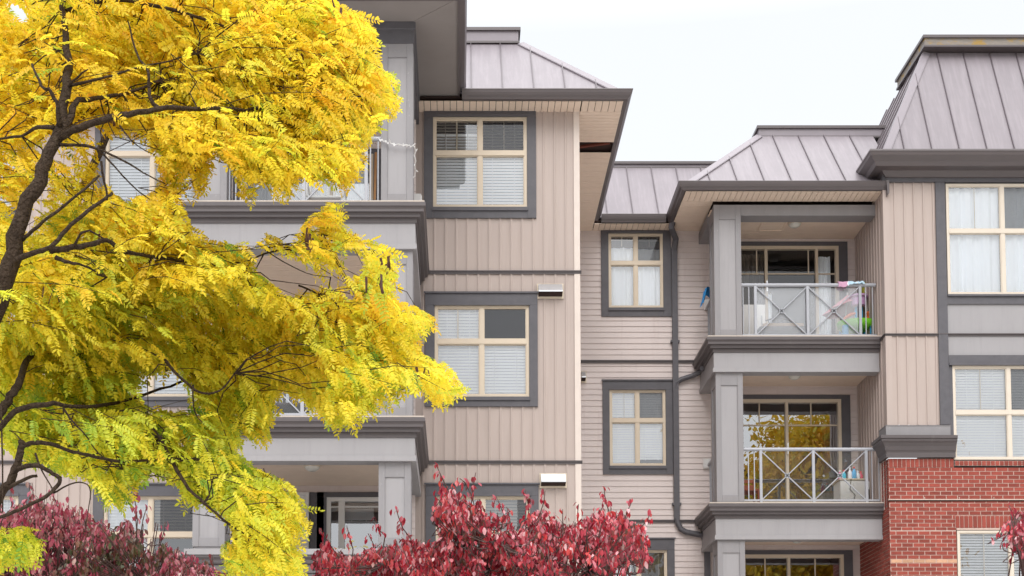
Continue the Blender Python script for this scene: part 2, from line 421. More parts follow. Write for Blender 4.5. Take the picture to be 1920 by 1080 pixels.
# brick pier, Y = 23.9
window('P', (1757,330,2003,571), (1775,345,1985,553), YP, 433, [1880],
       [('drape',1778,349,1878,552,'curtain'),('drape',1884,349,1984,552,'curtain')], screen=(1884,351,1980,430), tw=False, bars=((1827,347,1829,430),), fm='ivory')
window('P', (1757,667,2003,862), (1787,686,1997,862), YP, 773, [1892],
       [('slat',1790,688,1890,860,'blind'),('slat',1895,688,1994,860,'blind')], screen=(1895,690,1992,770), tw=False, bars=((1838,688,1840,770),), fm='ivory')
window('P', (1790,990,2015,1175), (1796,995,2005,1170), YP, 1085, [1897],
       [('open',1799,997,1994,1168,'blind'),], tw=False, bars=((1845,997,1847,1083),), fm='ivory')

# ---- patio doors
def patio(Y, frame, posts, vg, key, curt=(), ug=(), fm='cream', gm='glass_door'):
    x0, x1, z0, z1 = rect(*frame, Y); vm = (frame[1]+frame[3])/2
    ALLH.setdefault(key, []).append((x0, x1, z0, z1))
    f = MB(); w = .06; yf, yb = Y-.03, Y+.06
    f.box(x0, x1, yf, yb, z1-w, z1); f.box(x0, x1, yf, yb, z0, z0+w)
    f.box(x0, x0+w, yf+.002, yb, z0+w, z1-w); f.box(x1-w, x1, yf+.002, yb, z0+w, z1-w)
    for u, pw in posts:
        x = X(u, vm, Y); f.box(x-pw/2, x+pw/2, yf+.01, yb, z0+w, z1-w)
    zg = Z(vg, Y); f.box(x0+w, x1-w, Y+.012, Y+.028, zg-.012, zg+.012)
    for u in ug:
        x = X(u, vm, Y); f.box(x-.01, x+.01, Y+.013, Y+.027, zg, z1-w)
    d = f.build('patio_door', M[fm], bld)
    g = MB(); g.poly([(x0+w,Y+.03,z0+w),(x1-w,Y+.03,z0+w),(x1-w,Y+.03,z1-w),(x0+w,Y+.03,z1-w)]); g.build('pane', M[gm], d)
    t = MB(); t.box(x0-.14, x1+.16, Y-.04, Y+.02, z1+.002, z1+.075); t.box(x1+.002, x1+.16, Y-.04, Y+.02, z0, z1); t.box(x0-.14, x0-.002, Y-.04, Y+.02, z0, z1)
    t.build('trim', M['dark'], d)
    h = MB(); hx = X(posts[0][0], vm, Y); zc = z0+1.0; h.box(hx-.012, hx+.012, yf-.045, yf-.02, zc-.1, zc+.1); h.box(hx-.01, hx+.01, yf-.03, yf+.012, zc+.07, zc+.09); h.box(hx-.01, hx+.01, yf-.03, yf+.012, zc-.09, zc-.07)
    h.build('handle', M['steel'], d)
    for kind, ua, ub, mt, v0, v1 in curt:
        bx0, bx1, bz0, bz1 = rect(ua, v0, ub, v1, Y); m = MB()
        if kind == 'slat': slats(m, bx0, bx1, bz0, bz1, Y+.12); m.build('blind', M[mt], d)
        else: drape(m, bx0, bx1, bz0, bz1, Y+.18, max(2, (bx1-bx0)/.14), seed=int(ua)); m.build('curtain', M[mt], d, smooth=True)
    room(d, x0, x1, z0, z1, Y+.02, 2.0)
    return d
patio(YR, (1378,462,1573,640), [(1437,.05),(1532,.05)], 513, 'R', curt=[('drape',1392,1436,'curtain_dark',470,638),('drape',1536,1562,'curtain',475,638),('drape',1440,1452,'curtain',545,638)], ug=(1420,1517), gm='glass_plain')
patio(YR, (1385,749,1578,945), [(1476,.05)], 797, 'R', curt=[('drape',1548,1565,'curtain_dark',790,945)], ug=(1425,1522))
patio(YR, (1392,1040,1583,1245), [(1480,.05)], 1090, 'R', ug=(1436,1530))
patio(YBB, (455,290,700,425), [(540,.06),(620,.06)], 300, 'BAY', curt=[('drape',470,535,'curtain',300,420),('drape',625,690,'curtain',300,420)])
patio(YBB, (455,640,700,806), [(575,.06)], 690, 'BAY', curt=[('drape',470,520,'curtain_dark',650,800)])
patio(YBB, (612,933,735,1170), [(640,.09)], 950, 'BAY', curt=[('slat',645,700,'blind',955,975)], fm='white')

# ---- walls
xWl, xWr = X(-420, 500, YW), X(1086, 500, YW)                 # wings
zE = Z(208, YW)                                               # wall top under the wing soffit
xBl, xBr = X(361, 400, YF), X(777, 400, YF)                   # bay
w = MB()
vsiding(w, front(YW), xBr-.2, xWr, 0, zE+.3, ALLH['W'])
vsiding(w, rightface(xWr), YW, YR, 0, zE+.3)
w.build('wall', M['beige'], bld)
w = MB()
vsiding(w, front(YW), xWl, xBl+.1, 0, zE+.3, ALLH['W'])
vsiding(w, leftface(xWl), YW, YR, 0, zE+.3)
w.build('wall', M['beige'], bld)
t = MB(); t.box(xWr-.075, xWr+.012, YW-.02, YW+.09, 0, zE+.05); t.box(xWl-.012, xWl+.075, YW-.02, YW+.09, 0, zE+.05)
t.build('corner_board', M['corner'], bld)
xPl = X(1661, 600, YP); xPr = X(2200, 600, YP)                # pier
zR = Z(427, YR)
w = MB(); lapsiding(w, front(YR), xWr-.05, xPl+.05, 0, zR+.35, ALLH['R'], ph=Z(676, YR)); w.build('wall', M['pink'], bld)
# bay: back wall and side returns behind the balconies
zBs = Z(48, YF+.1)                                            # bay soffit height
w = MB(); lapsiding(w, front(YBB), xBl+.05, xBr-.05, 0, zBs+.1, ALLH['BAY']); w.build('wall', M['pink'], bld)
# white panelling and dark post beside the lowest bay door
w = MB(); a = rect(520, 930, 574, 1160, YBB); w.box(a[0], a[1], YBB-.05, YBB-.016, a[2], a[3])
w.box(a[0]-.05, a[0], YBB-.07, YBB-.016, a[2], a[3]+.04); w.box(a[1], a[1]+.04, YBB-.07, YBB-.016, a[2], a[3]+.04); w.box(a[0], a[1], YBB-.07, YBB-.016, a[3], a[3]+.04)
w.build('wall_panel', M['white'], bld)
w = MB(); a = rect(580, 924, 607, 1160, YBB); w.box(a[0], a[1], YBB-.04, YBB-.016, a[2], a[3]); w.build('trim_board', M['dark'], bld)
# pier: siding above, brick below
zBt = Z(860, YP)                                              # top of brick
zPt = Z(343, YP)
xTl = X(1758, 600, YP); xTr = X(1776, 600, YP)
w = MB(); vsiding(w, front(YP), xPl+.09, xTl, Z(797, YP), zPt+.1, ph=xPl+.055)
vsiding(w, front(YP), X(2005,600,YP), xPr, zBt, zPt+.1)
vsiding(w, leftface(xPl), YP+.09, YR, Z(948, YB)-.1, zPt+.6)
w.build('wall', M['beige'], bld)
t = MB(); t.box(xPl-.018, xPl+.09, YP-.02, YP+.09, Z(800, YP), zPt+.1); t.build('corner_board', M['beige'], bld)
p = MB()
px0, px1 = xTr, X(2003, 600, YP)
p.box(px0, px1, YP-.004, YP+.02, Z(628, YP), Z(565, YP)); p.box(px0, px1, YP-.004, YP+.02, Z(672, YP), Z(629.5, YP)); p.build('spandrel_panel', M['panel'], bld)
t = MB()
t.box(xTl, xTr, YP-.035, YP+.03, Z(797, YP), zPt+.02); t.box(xTr+.001, X(1787,774,YP), YP-.015, YP+.03, Z(858,YP), Z(687,YP)); t.box(px1, px1+.16, YP-.035, YP+.03, Z(862,YP), zPt+.02)
t.box(xPl-.03, xPr, YP-.05, YP+.03, zPt-.0, Z(326, YP))
t.box(px0+.002, px1-.002, YP-.03, YP+.02, Z(571, YP), Z(557, YP)); t.box(px0+.002, px1-.002, YP-.06, YP+.02, Z(557,YP), Z(553.5,YP))
t.box(px0+.002, px1-.002, YP-.04, YP+.02, Z(682, YP), Z(667, YP)); t.box(px0+.002, px1-.002, YP-.06, YP+.02, Z(686,YP), Z(682,YP))
t.build('trim', M['dark'], bld)
w = MB()
zSold = Z(877, YP); xW3 = X(1795, 860, YP); xPw = X(1790, 900, YP)
hol = [(a-.0, b+.0, c, d) for a, b, c, d in ALLH['P']]
brickwork(w, front(YP), xPl, xPr, 0, zSold, [h for h in hol if h[3] < zSold], tan_rows=(-24,))
soldier(w, front(YP), xPl, xPw-.01, zSold, zBt)
soldier(w, lambda a, d, z: (a, YP-.02-d, z), xPw, xPr, Z(874,YP), Z(864.5,YP))
wx0, wx1, wz0, wz1 = [h for h in hol if h[3] < zSold][0]
soldier(w, lambda a, d, z: (a, YP-.012-d, z), wx0-.02, wx1+.02, wz1+.03, wz1+.24)
brickwork(w, leftface(xPl), YP, YB-.02, Z(948,YB), zBt, tan_rows=(-24,)); 
brickwork(w, leftface(xPl), YP, YR, 0, Z(948,YB), ph=.05)
w.build('brick_wall', [M['mortar'], M['brick'], M['tanbrick']], bld)
t = MB(); zl = Z(938, YP); t.box(xPl-.02, xPr, YP-.03, YP+.01, zl, zl+.016); t.box(xPl-.012, xPr, YP-.012, YP+.01, zl-.022, zl-.001, 1); t.box(wx0-.0, wx1, YP-.02, YP+.03, wz1+.002, wz1+.028)  # dark lower strip paints the shadow beneath the pale ledge
for k in range(5): x = xPl+.58+k*.58; t.box(x, x+.008, YP-.032, YP-.01, zl+.012, zl+.05)
t.build('ledge', [M['mortar'], M['void_shadow_dark']], bld)

# string courses
def band(name, path, zc, h=.055, d=.04, m='cornice'):
    b = MB(); b.sweep(path, [(0,-h/2),(d*.6,-h/2),(d*.6,0),(d,.004),(d,h/2-.006),(0,h/2)], zc); return b.build(name, M[m], bld)
for v in (511, 867): band('string_course', [(xBr-.1, YW),(xWr+.03, YW)], Z(v, YW)); band('string_course', [(xWl, YW),(xBl+.1, YW)], Z(v, YW))
for v in (678.5, 977.5): band('string_course', [(xWr, YR-.014),(X(1325,v,YR), YR-.014)], Z(v, YR))
band('string_course', [(xPl, YB-.1),(xPl, YP),(xPr, YP)], Z(628, YP), .045)

# ---- balconies
CORN = [(0,0),(.145,0),(.15,-.01),(.15,-.05),(.135,-.062),(.125,-.085),(.125,-.118),(.085,-.124),(.08,-.138),(.08,-.172),(.035,-.178),(.03,-.235),(0,-.235)]
def column(par, x0, x1, y0, y1, z0, z1, cap=.18, head=None, base=.12):
    c = MB(); e = .02; s = (x1-x0)*.2
    c.box(x0+e, x1-e, y0+e, y1-e, z0, z1, 1)
    hz = z1 - cap
    for (a, b) in ((x0, x0+s), (x1-s, x1)):
        c.box(a, b, y0, y0+s, z0+.04, z1)            # corner stiles (front)
        c.box(a, b, y1-s, y1, z0+.04, z1)
    c.box(x0+s, x1-s, y0+.003, y0+.03, hz, z1); c.box(x0+s, x1-s, y0+.003, y0+.03, z0+.04, z0+.04+base)
    for xa, xb in ((x0+.003, x0+.03), (x1-.03, x1-.003)):
        c.box(xa, xb, y0+s, y1-s, hz, z1); c.box(xa, xb, y0+s, y1-s, z0+.04, z0+.04+base)
    c.box(x0+.03, x1-.03, y0+.03, y1-.03, z0-.0, z0+.04, 1)
    o = c.build('column', [M['grey'], M['panel']], par, bevel=.004); return o
def dome_lamp(par, x, y, z):
    l = MB(); l.lathe((x,y,z), [(.001,-.10),(.05,-.095),(.09,-.07),(.105,-.04)], 20, 1); l.lathe((x,y,z), [(.112,-.045),(.112,-.03),(.12,-.028),(.12,0)], 20, 0)
    return l.build('ceiling_lamp', [M['cream'], M['glassw']], par, smooth=False)
def railing(par, a, b, z0, z1, posts, balu, xpan, axis='x', fixed=0, glass=None, th=.045):
    """posts, balusters and X panels along x (at y = fixed) or along y (at x = fixed)"""
    r = MB()
    def bx(p, q, w, zl, zh, dep):
        if axis == 'x': r.box(p-w/2, p+w/2, fixed-dep/2, fixed+dep/2, zl, zh)
        else: r.box(fixed-dep/2, fixed+dep/2, p-w/2, p+w/2, zl, zh)
    pt = (lambda s, z, o=0: (s, fixed+o, z)) if axis == 'x' else (lambda s, z, o=0: (fixed+o, s, z))
    r.tube([pt(a, z1-.03), pt(b, z1-.03)], .032, 10)
    r.bar(pt(a, z0+.085), pt(b, z0+.085), .035, .032)
    for p in posts: bx(p, p, th, z0, z1-.03, th)
    for p in balu: bx(p, p, .016, z0+.085, z1-.03, .016)
    for p, q in xpan:
        zl, zh = z0+.1, z1-.07
        r.bar(pt(p+.02, zl), pt(q-.02, zh), .024, .016); r.bar(pt(p+.02, zh), pt(q-.02, zl), .024, .016)
        c = pt((p+q)/2, (zl+zh)/2, -.012)
        ring = [(c[0]+.04*math.cos(t), c[1], c[2]+.04*math.sin(t)) if axis == 'x' else (c[0], c[1]+.04*math.cos(t), c[2]+.04*math.sin(t)) for t in [k*math.pi/6 for k in range(12)]]
        ring2 = [(x, y+.024, z) if axis == 'x' else (x+.024, y, z) for x, y, z in ring]
        r.add(ring+ring2, [tuple(range(12)), tuple(range(23, 11, -1))]+[(k, (k+1)%12, (k+1)%12+12, k+12) for k in range(12)])
    o = r.build('railing', M['rail'], par)
    if glass:
        g = MB()
        for p, q in xpan:
            g.add([pt(p+.03, z0+.1, .03), pt(q-.03, z0+.1, .03), pt(q-.03, z1-.07, .03), pt(p+.03, z1-.07, .03)], [(0,1,2,3)])
        gl = g.build('glass_panel', M[glass], par)
    return o
def slab(x0, x1, y0, y1, zt, zb, path, ceil=True):
    """floor edge: cream cap, dark moulded cornice, grey beam with a proud bottom rail; returns the balcony part"""
    b = MB()
    b.box(x0, x1, y0+.02, y1, zb+.32, zt-.0, 0)
    zc = zt-.02-.235
    fp = [(0,zc+.002-zt),(.012,zc-zt+.002),(.012,zb+.075-zt),(.03,zb+.07-zt),(.03,zb-zt),(-.22,zb-zt),(-.22,zc-zt+.002)]
    b.sweep(path, fp, zt, 0)
    bal = b.build('balcony', M['panel'], bld)
    c = MB(); c.sweep(path, CORN, zt-.02); c.build('cornice', M['cornice'], bal)
    s = MB(); s.sweep(path, [(-.25,0),(.135,0),(.135,-.018),(-.25,-.018)], zt+.006); s.box(x0+.2, x1-.2 if len(path)>3 else x1, y0+.2, y1, zt-.02, zt+.004); s.build('floor', M['sill'], bal)
    if ceil:
        m = MB(); strips(m, x0+.2, x1-(.2 if len(path) > 3 else 0), y0+.2, y1, zb+.14, 'x', .1); m.box(x0+.15, x1, y0+.15, y1, zb+.185, zb+.2); m.build('ceiling', M['soffit'], bal)
    return bal
# right-hand balconies
bx0 = X(1339, 640, YB); bx1 = xPl-.012
yb0, yb1 = YB, YR
cw = X(1389, 520, YB) - X(1338, 520, YB)
pathR = [(bx0, yb1-.02), (bx0, yb0), (bx1, yb0)]
zR4, zR3, zR2 = Z(634, YB), Z(945, YB), Z(945, YB)-(Z(634, YB)-Z(945, YB))
dz = Z(634, YB) - Z(945, YB)
zb4, zb3 = Z(698, YB), Z(1012, YB)
def rail_right(bal, zf, du, glass):
    z1 = zf + (Z(527, YB)-Z(634, YB)); f = lambda u: X(u+du, 580, YB)
    posts = [f(1419), f(1517.5), f(1616.5)]
    railing(bal, bx0+cw-.02, bx1, zf, z1, posts, [f(1396), f(1407), f(1627), f(1640)], [(posts[0],posts[1]),(posts[1],posts[2])], 'x', yb0+.12, glass)
    yy = [yb0+cw+.1+k*.11 for k in range(7)]
    railing(bal, yb0+cw-.02, yb1, zf, z1, [], yy, [], 'y', bx0+.12)
for zf, zb, du, gl in ((zR4, zb4, 0, 'railglass'), (zR3, zb3, 6, 'railglass_clear'), (zR2, zb3-dz, 9, 'railglass_clear')):
    bal = slab(bx0, bx1, yb0, yb1, zf, zb, pathR)
    rail_right(bal, zf, du, gl)
    dome_lamp(bal, X(1490, 720, 24.9), 24.9, zb+.14)
    ztop = {zR4: Z(383, YB), zR3: zb4, zR2: zb3}[zf]
    column(bal, bx0+.02, bx0+.02+cw, yb0+.02, yb0+.02+cw, zf, ztop, cap=.26 if zf == zR4 else .22)
    if zf != zR4:                                            # closing beam where the cornice meets the pier
        pass
# head beam under the top balcony's roof
zH0, zH1 = Z(402, YB), Z(382, YB)
h = MB(); h.box(bx0+cw, bx1, yb0+.05, yb0+.35, zH0, zH1); h.box(bx0-.01, bx0+cw*.9, yb0+cw, yb1, zH0, zH1)
h.build('beam', M['grey'], bld)
c = MB(); strips(c, bx0+.05, bx1, yb0+.35, yb1, zH0+.1, 'x', .1); c.box(bx0, bx1, yb0+.2, yb1, zH0+.145, zH0+.16)
ceil4 = c.build('ceiling', M['soffit'], bld)
dome_lamp(ceil4, X(1490, 425, 24.9), 24.9, zH0+.1)
hz = zH0+.1; hm = MB()
hx0, hx1, hy0, hy1 = X(1432,420,24.75), X(1480,420,24.75), 24.75, 25.3
for (a,b,c_,d) in ((hx0,hx1,hy0,hy0+.03),(hx0,hx1,hy1-.03,hy1),(hx0,hx0+.03,hy0+.03,hy1-.03),(hx1-.03,hx1,hy0+.03,hy1-.03)): hm.box(a,b,c_,d,hz-.014,hz-.001)
hm.build('attic_hatch', M['soffit'], bld)

# bay balconies
zF4, zF3 = Z(384, YF), Z(785, YF); zF2 = zF3 - (zF4-zF3)
zbF4, zbF3 = Z(468, YF), Z(865, YF)
pathF = [(xBl, YW-.03), (xBl, YF), (xBr, YF), (xBr, YW-.03)]
cwF = X(777, 300, YF) - X(717, 300, YF)
for zf, zb in ((zF4, zbF4), (zF3, zbF3)):
    bal = slab(xBl, xBr, YF, YBB, zf, zb, pathF)
    z1 = zf + (Z(249, YF)-Z(384, YF)); f = lambda u: X(u, 320, YF)
    posts = [f(451), f(568), f(685.5)]
    railing(bal, xBl+cwF, xBr-cwF, zf, z1, posts, [f(428), f(440), f(693.5), f(708)], [(posts[0],posts[1]),(posts[1],posts[2])], 'x', YF+.12, 'railglass_clear')
    for sx in (xBl+.12, xBr-.12): railing(bal, YF+cwF, YW, zf, z1, [], [YF+cwF+.1+k*.11 for k in range(17)], [], 'y', sx)
    ztop = Z(80, YF) if zf == zF4 else zbF4
    for a in (xBl+.02, xBr-.02-cwF): column(bal, a, a+cwF, YF+.02, YF+.02+cwF, zf, ztop, cap=.19)
    dome_lamp(bal, X(585, 905, 19.4), 19.4, zb+.14)
# lowest bay storey: solid parapet with cap and lap boards
zPc = Z(1030, YF)
b = MB(); b.box(xBl, xBr, YF+.02, YBB, zF2-.5, zF2)
b.sweep(pathF, [(-.02,-.12),(-.02,zF2-.6-zPc),(-.16,zF2-.6-zPc),(-.16,-.12)], zPc)
bal = b.build('balcony', M['cornice'], bld)
c = MB(); c.sweep(pathF, [(-.2,0),(.05,0),(.05,-.075),(-.2,-.075)], zPc); c.build('parapet_cap', M['panel'], bal)
c = MB(); c.sweep(pathF, [(-.02,0),(.04,0),(.04,-.03),(.015,-.06),(.015,-.1),(0,-.12),(-.02,-.12)], zPc-.077)
for k in range(7): c.sweep(pathF, [(-.02,0),(-.004,0),(.012,-.1),(-.02,-.1)], zPc-.21-k*.105)
c.build('cornice', M['cornice'], bal)
for a in (xBl+.04, xBr-.04-cwF): column(bal, a, a+cwF, YF+.04, YF+.04+cwF, zPc+.003, zbF3, cap=.2)
g = MB(); vsiding(g, front(YF+.05), xBl+.02, xBr-.02, 0, zF2-.5); vsiding(g, rightface(xBr-.02), YF+.05, YW, 0, zF2-.5); vsiding(g, leftface(xBl+.02), YF+.05, YW, 0, zF2-.5); g.build('wall', M['beige'], bld)
# ground level walls under the right balconies
g = MB(); g.box(bx0+.1, bx0+.1+cw, yb0+.1, yb0+.1+cw, 0, zb3-dz); g.build('pillar', M['grey'], bld)

# ---- roofs
def hip_roof(x0, x1, ye, ze, yt, zt, left=None, right=None, back=None, seam=.465, ph=0.0, yb=None, hipcap=True):
    """front slope from the eave (ye, ze) up to (yt, zt); hips on the sides that have a run"""
    r = MB(); run = yt-ye; T = .02
    tl = x0 + (left or 0); tr = x1 - (right or 0)
    yb = yb or yt + 3
    n = 0
    xs = [x0]; k = math.ceil((x0-ph)/seam)
    while ph+k*seam < x1:
        if ph+k*seam > x0+.02: xs.append(ph+k*seam)
        k += 1
    xs.append(x1)
    def top(x):                                  # how far up the slope x reaches (0..1)
        t = 1.0
        if left and x < tl: t = min(t, (x-x0)/left)
        if right and x > tr: t = min(t, (x1-x)/right)
        return max(0, t)
    pt = lambda x, t: (x, ye+run*t, ze+(zt-ze)*t)
    brk = sorted(set(xs + ([tl] if left else []) + ([tr] if right else [])))
    for i, (a, b) in enumerate(zip(xs, xs[1:])): # each pan its own island: slight tint change
        pts = [pt(a, 0), pt(b, 0), pt(b, top(b))] + [pt(q, top(q)) for q in (tr, tl) if a+1e-4 < q < b-1e-4 and (left or q == tr) and (right or q == tl)] + [pt(a, top(a))]
        q = []
        for p in pts:
            if not q or (Vector(p)-Vector(q[-1])).length > 1e-5: q.append(p)
        if len(q) > 2: r.poly(q)
    if left: r.poly([(x0,ye,ze),(tl,yt,zt),(tl,yb,zt),(x0,yb,ze)])
    if right: r.poly([(x1,ye,ze),(x1,yb,ze),(tr,yb,zt),(tr,yt,zt)])
    r.poly([(tl,yt,zt),(tr,yt,zt),(tr,yb,zt),(tl,yb,zt)])
    o = r.build('roof', M['roof'], bld)
    s = MB(); nv = Vector((0, -(zt-ze), run)).normalized()
    for x in xs[1:-1]:
        if top(x) > .06:
            a, b = Vector(pt(x, 0)), Vector(pt(x, top(x))); s.bar(a+nv*.012+(b-a).normalized()*-.01, b+nv*.012, .014, .03, nv)
    for flag, xe, xt, sg in ((left, x0, tl, -1), (right, x1, tr, 1)):
        if flag:
            kk = 1
            while ye + kk*seam < yb:
                y = ye+kk*seam; t = min(1, kk*seam/run) if y < yt else 1
                s.bar((xe+sg*.01, y, ze+.012), (xe+(xt-xe)*t, y, ze+(zt-ze)*t+.012), .014, .03, (sg,0,.6)); kk += 1
    s.build('seam', M['seam'], o)
    if hipcap:
        c = MB()
        for flag, xe, xt, sg in ((left, x0, tl, -1), (right, x1, tr, 1)):
            if flag:
                a = Vector((xe, ye, ze)); b = Vector((xt, yt, zt)); n1 = nv; n2 = Vector((sg*(zt-ze), 0, flag)).normalized(); off = (n1+n2).normalized()*.022
                d = (b-a).normalized(); e1 = n1.cross(d).normalized(); e2 = n2.cross(d).normalized()
                if e1.x*sg > 0: e1 = -e1
                if e2.y < 0: e2 = -e2
                wd = .1; q = []
                for p in (a, b): q += [tuple(p+off*.5+e1*wd+n1*.016), tuple(p+off*1.5), tuple(p+off*.5+e2*wd+n2*.016)]
                c.add(q, [(0,1,4,3),(1,2,5,4)])
                c.bar(a+e1*wd+n1*.012, b+e1*wd+n1*.012, .012, .022, n1, 0)
        if c.v: c.build('hip_cap', M['ridge'], o)
    return o
def cap_box(par, x0, x1, y0, y1, z0, z1, m='ridge', lip=.035, mlip='gutter'):
    c = MB(); c.box(x0, x1, y0, y1, z0, z1-.045); c.build('parapet', M[m], par)
    l = MB(); l.box(x0-lip, x1+lip, y0-lip, y1+lip, z1-.05, z1); l.box(x0-.02, x1+.02, y0-.02, y1+.02, z0-.02, z0+.012); l.build('coping', M[mlip], par)
GUT = [(0,0),(.125,0),(.128,-.012),(.12,-.028),(.115,-.05),(.098,-.085),(.07,-.115),(.06,-.135),(0,-.135)]
# wing roofs
yWe = YW-.34; zWe = Z(168, yWe-.12)
xWe = xWr + .64
zTop = zWe+1.50
rw = hip_roof(-1.2, xWe, yWe, zWe, yWe+1.42, zTop, right=1.42, yb=YR+3, ph=.19)
cap_box(rw, -1.0, X(972, 60, yWe+1.38), yWe+1.4, yWe+3.2, zTop+.02, zTop+.25)
rl = hip_roof(xWl-.6, xBl+.2, yWe, zWe, yWe+1.42, zTop, left=1.42, yb=YR+3)
cap_box(rl, xWl+.8, xBl, yWe+1.4, yWe+3.2, zTop+.02, zTop+.25)
yRe = YR-.34; zRe = zWe; xMe = X(1285, 350, YP)               # recess + balcony roofs
rr = hip_roof(xWe-.3, xMe+1.9, yRe, zRe, yRe+1.04, zRe+1.36, yb=YR+4, ph=X(1187.7,394,yRe)-.465)
cap_box(rr, X(1152,305,yRe+1.02), X(1420,305,yRe+1.02), yRe+1.06, yRe+2.2, zRe+1.375, zRe+1.49)
yMe = YP-.02+.05
rm = hip_roof(xMe, xPl+.3, yMe, zWe, yMe+1.52, zWe+1.54, left=1.56, yb=YR+4, ph=X(1487,347,yMe))
cap_box(rm, X(1424,245,yMe+1.5), xPl+.5, yMe+1.56, yMe+3.2, zWe+1.55, zWe+1.55+.2)
# mansard over the pier
yPe = YP-.30; zPe = Z(282, yPe-.1); xPe = xPl-.08
yPt = yPe+1.08; zPtop = Z(99, yPt)
rp = hip_roof(xPe, xPr+.4, yPe+.02, zPe, yPt, zPtop, left=1.08, yb=YP+3.0, ph=X(1801,279,yPe))
cx0 = X(1734, 85, yPt-.18)
cap_box(rp, cx0, xPr, yPt-.18, yPt+1.4, zPtop+.03, zPtop+.22, 'mosswood')
# gutters: right wing front + its long side, recess, balcony roof, left wing, mansard
def gutter(path, z, prof=GUT):
    g = MB(); g.sweep(path, prof, z); g.build('gutter', M['gutter'], bld)
gz = zWe+.02
gutter([(.05, yWe),(xWe, yWe),(xWe, yRe-.13)], gz)
gutter([(xWl-.6, YR),(xWl-.6, yWe),(xBl-.65, yWe)], gz)
gutter([(xWe+.13, yRe),(xMe-.13, yRe)], gz)
gutter([(xMe, yRe-.0),(xMe, yMe),(xPl+.03, yMe)], gz)
MAN = [(0,0),(.16,0),(.165,-.03),(.15,-.05),(.14,-.09),(.11,-.12),(.06,-.17),(.03,-.235),(-.12,-.25),(-.2,-.33),(-.26,-.34),(-.26,0)]
gutter([(xPe-.1, YP+.55),(xPe-.1, yPe+.02),(xPr, yPe+.02)], zPe+.01, MAN)
# soffits
zS = gz-.14
xFas = xWe
s = MB()
strips(s, -1.0, xWr+.02, yWe+.01, YW-.0, zS, 'y', .098); strips(s, xWr+.03, xFas, yWe+.01, YW, zS, 'y', .098)
strips(s, xWr+.012, xFas, YW+.004, 22.03, zS, 'x', .1); s.build('soffit', M['soffit'], bld); s = MB(); strips(s, xWr+.012, xFas, 22.42, YR+.1, zS, 'x', .1)
s.build('soffit', M['soffit'], bld); s = MB(); strips(s, xWl-.6, xBl, yWe+.01, YW, zS, 'y', .098); s.build('soffit', M['soffit'], bld); s = MB()
s.build('soffit', M['soffit'], bld); s = MB(); strips(s, xFas+.01, xMe, yRe+.01, YR+.02, zS, 'y', .098)
s.build('soffit', M['soffit'], bld); s = MB(); strips(s, xMe+.01, bx1+.01, yMe+.01, YB+.06, zS, 'y', .098)
strips(s, xMe+.01, bx0+.02, YB+.07, YR, zS, 'x', .1)
s.build('soffit', M['soffit'], bld)
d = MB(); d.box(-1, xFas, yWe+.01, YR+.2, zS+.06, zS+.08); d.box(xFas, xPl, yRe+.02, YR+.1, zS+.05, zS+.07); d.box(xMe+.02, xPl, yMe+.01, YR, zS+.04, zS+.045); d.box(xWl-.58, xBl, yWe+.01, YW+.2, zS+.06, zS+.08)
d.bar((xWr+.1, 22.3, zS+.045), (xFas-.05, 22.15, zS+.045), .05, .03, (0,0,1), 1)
d.build('attic_board', [M['void_shadow_dark'], mat('rafter_wood', alb(120,60,45), .8)], bld)
# bay roof: flat grey soffit, frieze beam, fascia and hipped metal roof
zs = zBs; ex = .57
s = MB()
x0, x1, y0, y1 = xBl-ex, xBr+ex, YF-ex+.02, yWe+.05
s.add([(x0,y0,zs),(x1,y0,zs),(xBr-.05,YF+.1,zs),(xBl+.05,YF+.1,zs)], [(0,1,2,3)])
s.add([(x1,y0,zs),(x1,y1,zs),(xBr-.05,y1,zs),(xBr-.05,YF+.1,zs)], [(0,1,2,3)])
s.add([(x0,y0,zs),(x0,y1,zs),(xBl+.05,y1,zs),(xBl+.05,YF+.1,zs)], [(0,3,2,1)])
s.bar((x1-.01,y0+.01,zs-.003),(xBr,YF,zs-.003),.035,.008); s.bar((x0+.01,y0+.01,zs-.003),(xBl,YF,zs-.003),.035,.008)
s.build('soffit', M['soffit_grey'], bld)
g = MB(); g.sweep([(x0, y1),(x0,y0),(x1,y0),(x1,y1)], [(0,-.02),(.03,-.02),(.03,.05),(.1,.09),(.125,.14),(.125,.16),(0,.16)], zs); g.build('gutter', M['gutter'], bld)
h = MB(); zq = Z(80, YF)
h.sweep([(xBl+.02, YW),(xBl+.02,YF+.02),(xBr-.02,YF+.02),(xBr-.02,YW)], [(0,0),(.03,0),(.03,-.09),(.01,-.1),(.01,zq-zs),(-.3,zq-zs),(-.3,0)], zs-.002); h.build('beam', M['dark'], bld)
c = MB(); strips(c, xBl+.3, xBr-.3, YF+.3, YBB, zs-.03, 'x', .1); c.build('ceiling', M['soffit'], bld)
rb = hip_roof(x0, x1, y0, zs+.15, y0+1.4, zs+1.55, left=1.4, right=1.4, yb=YW+4)

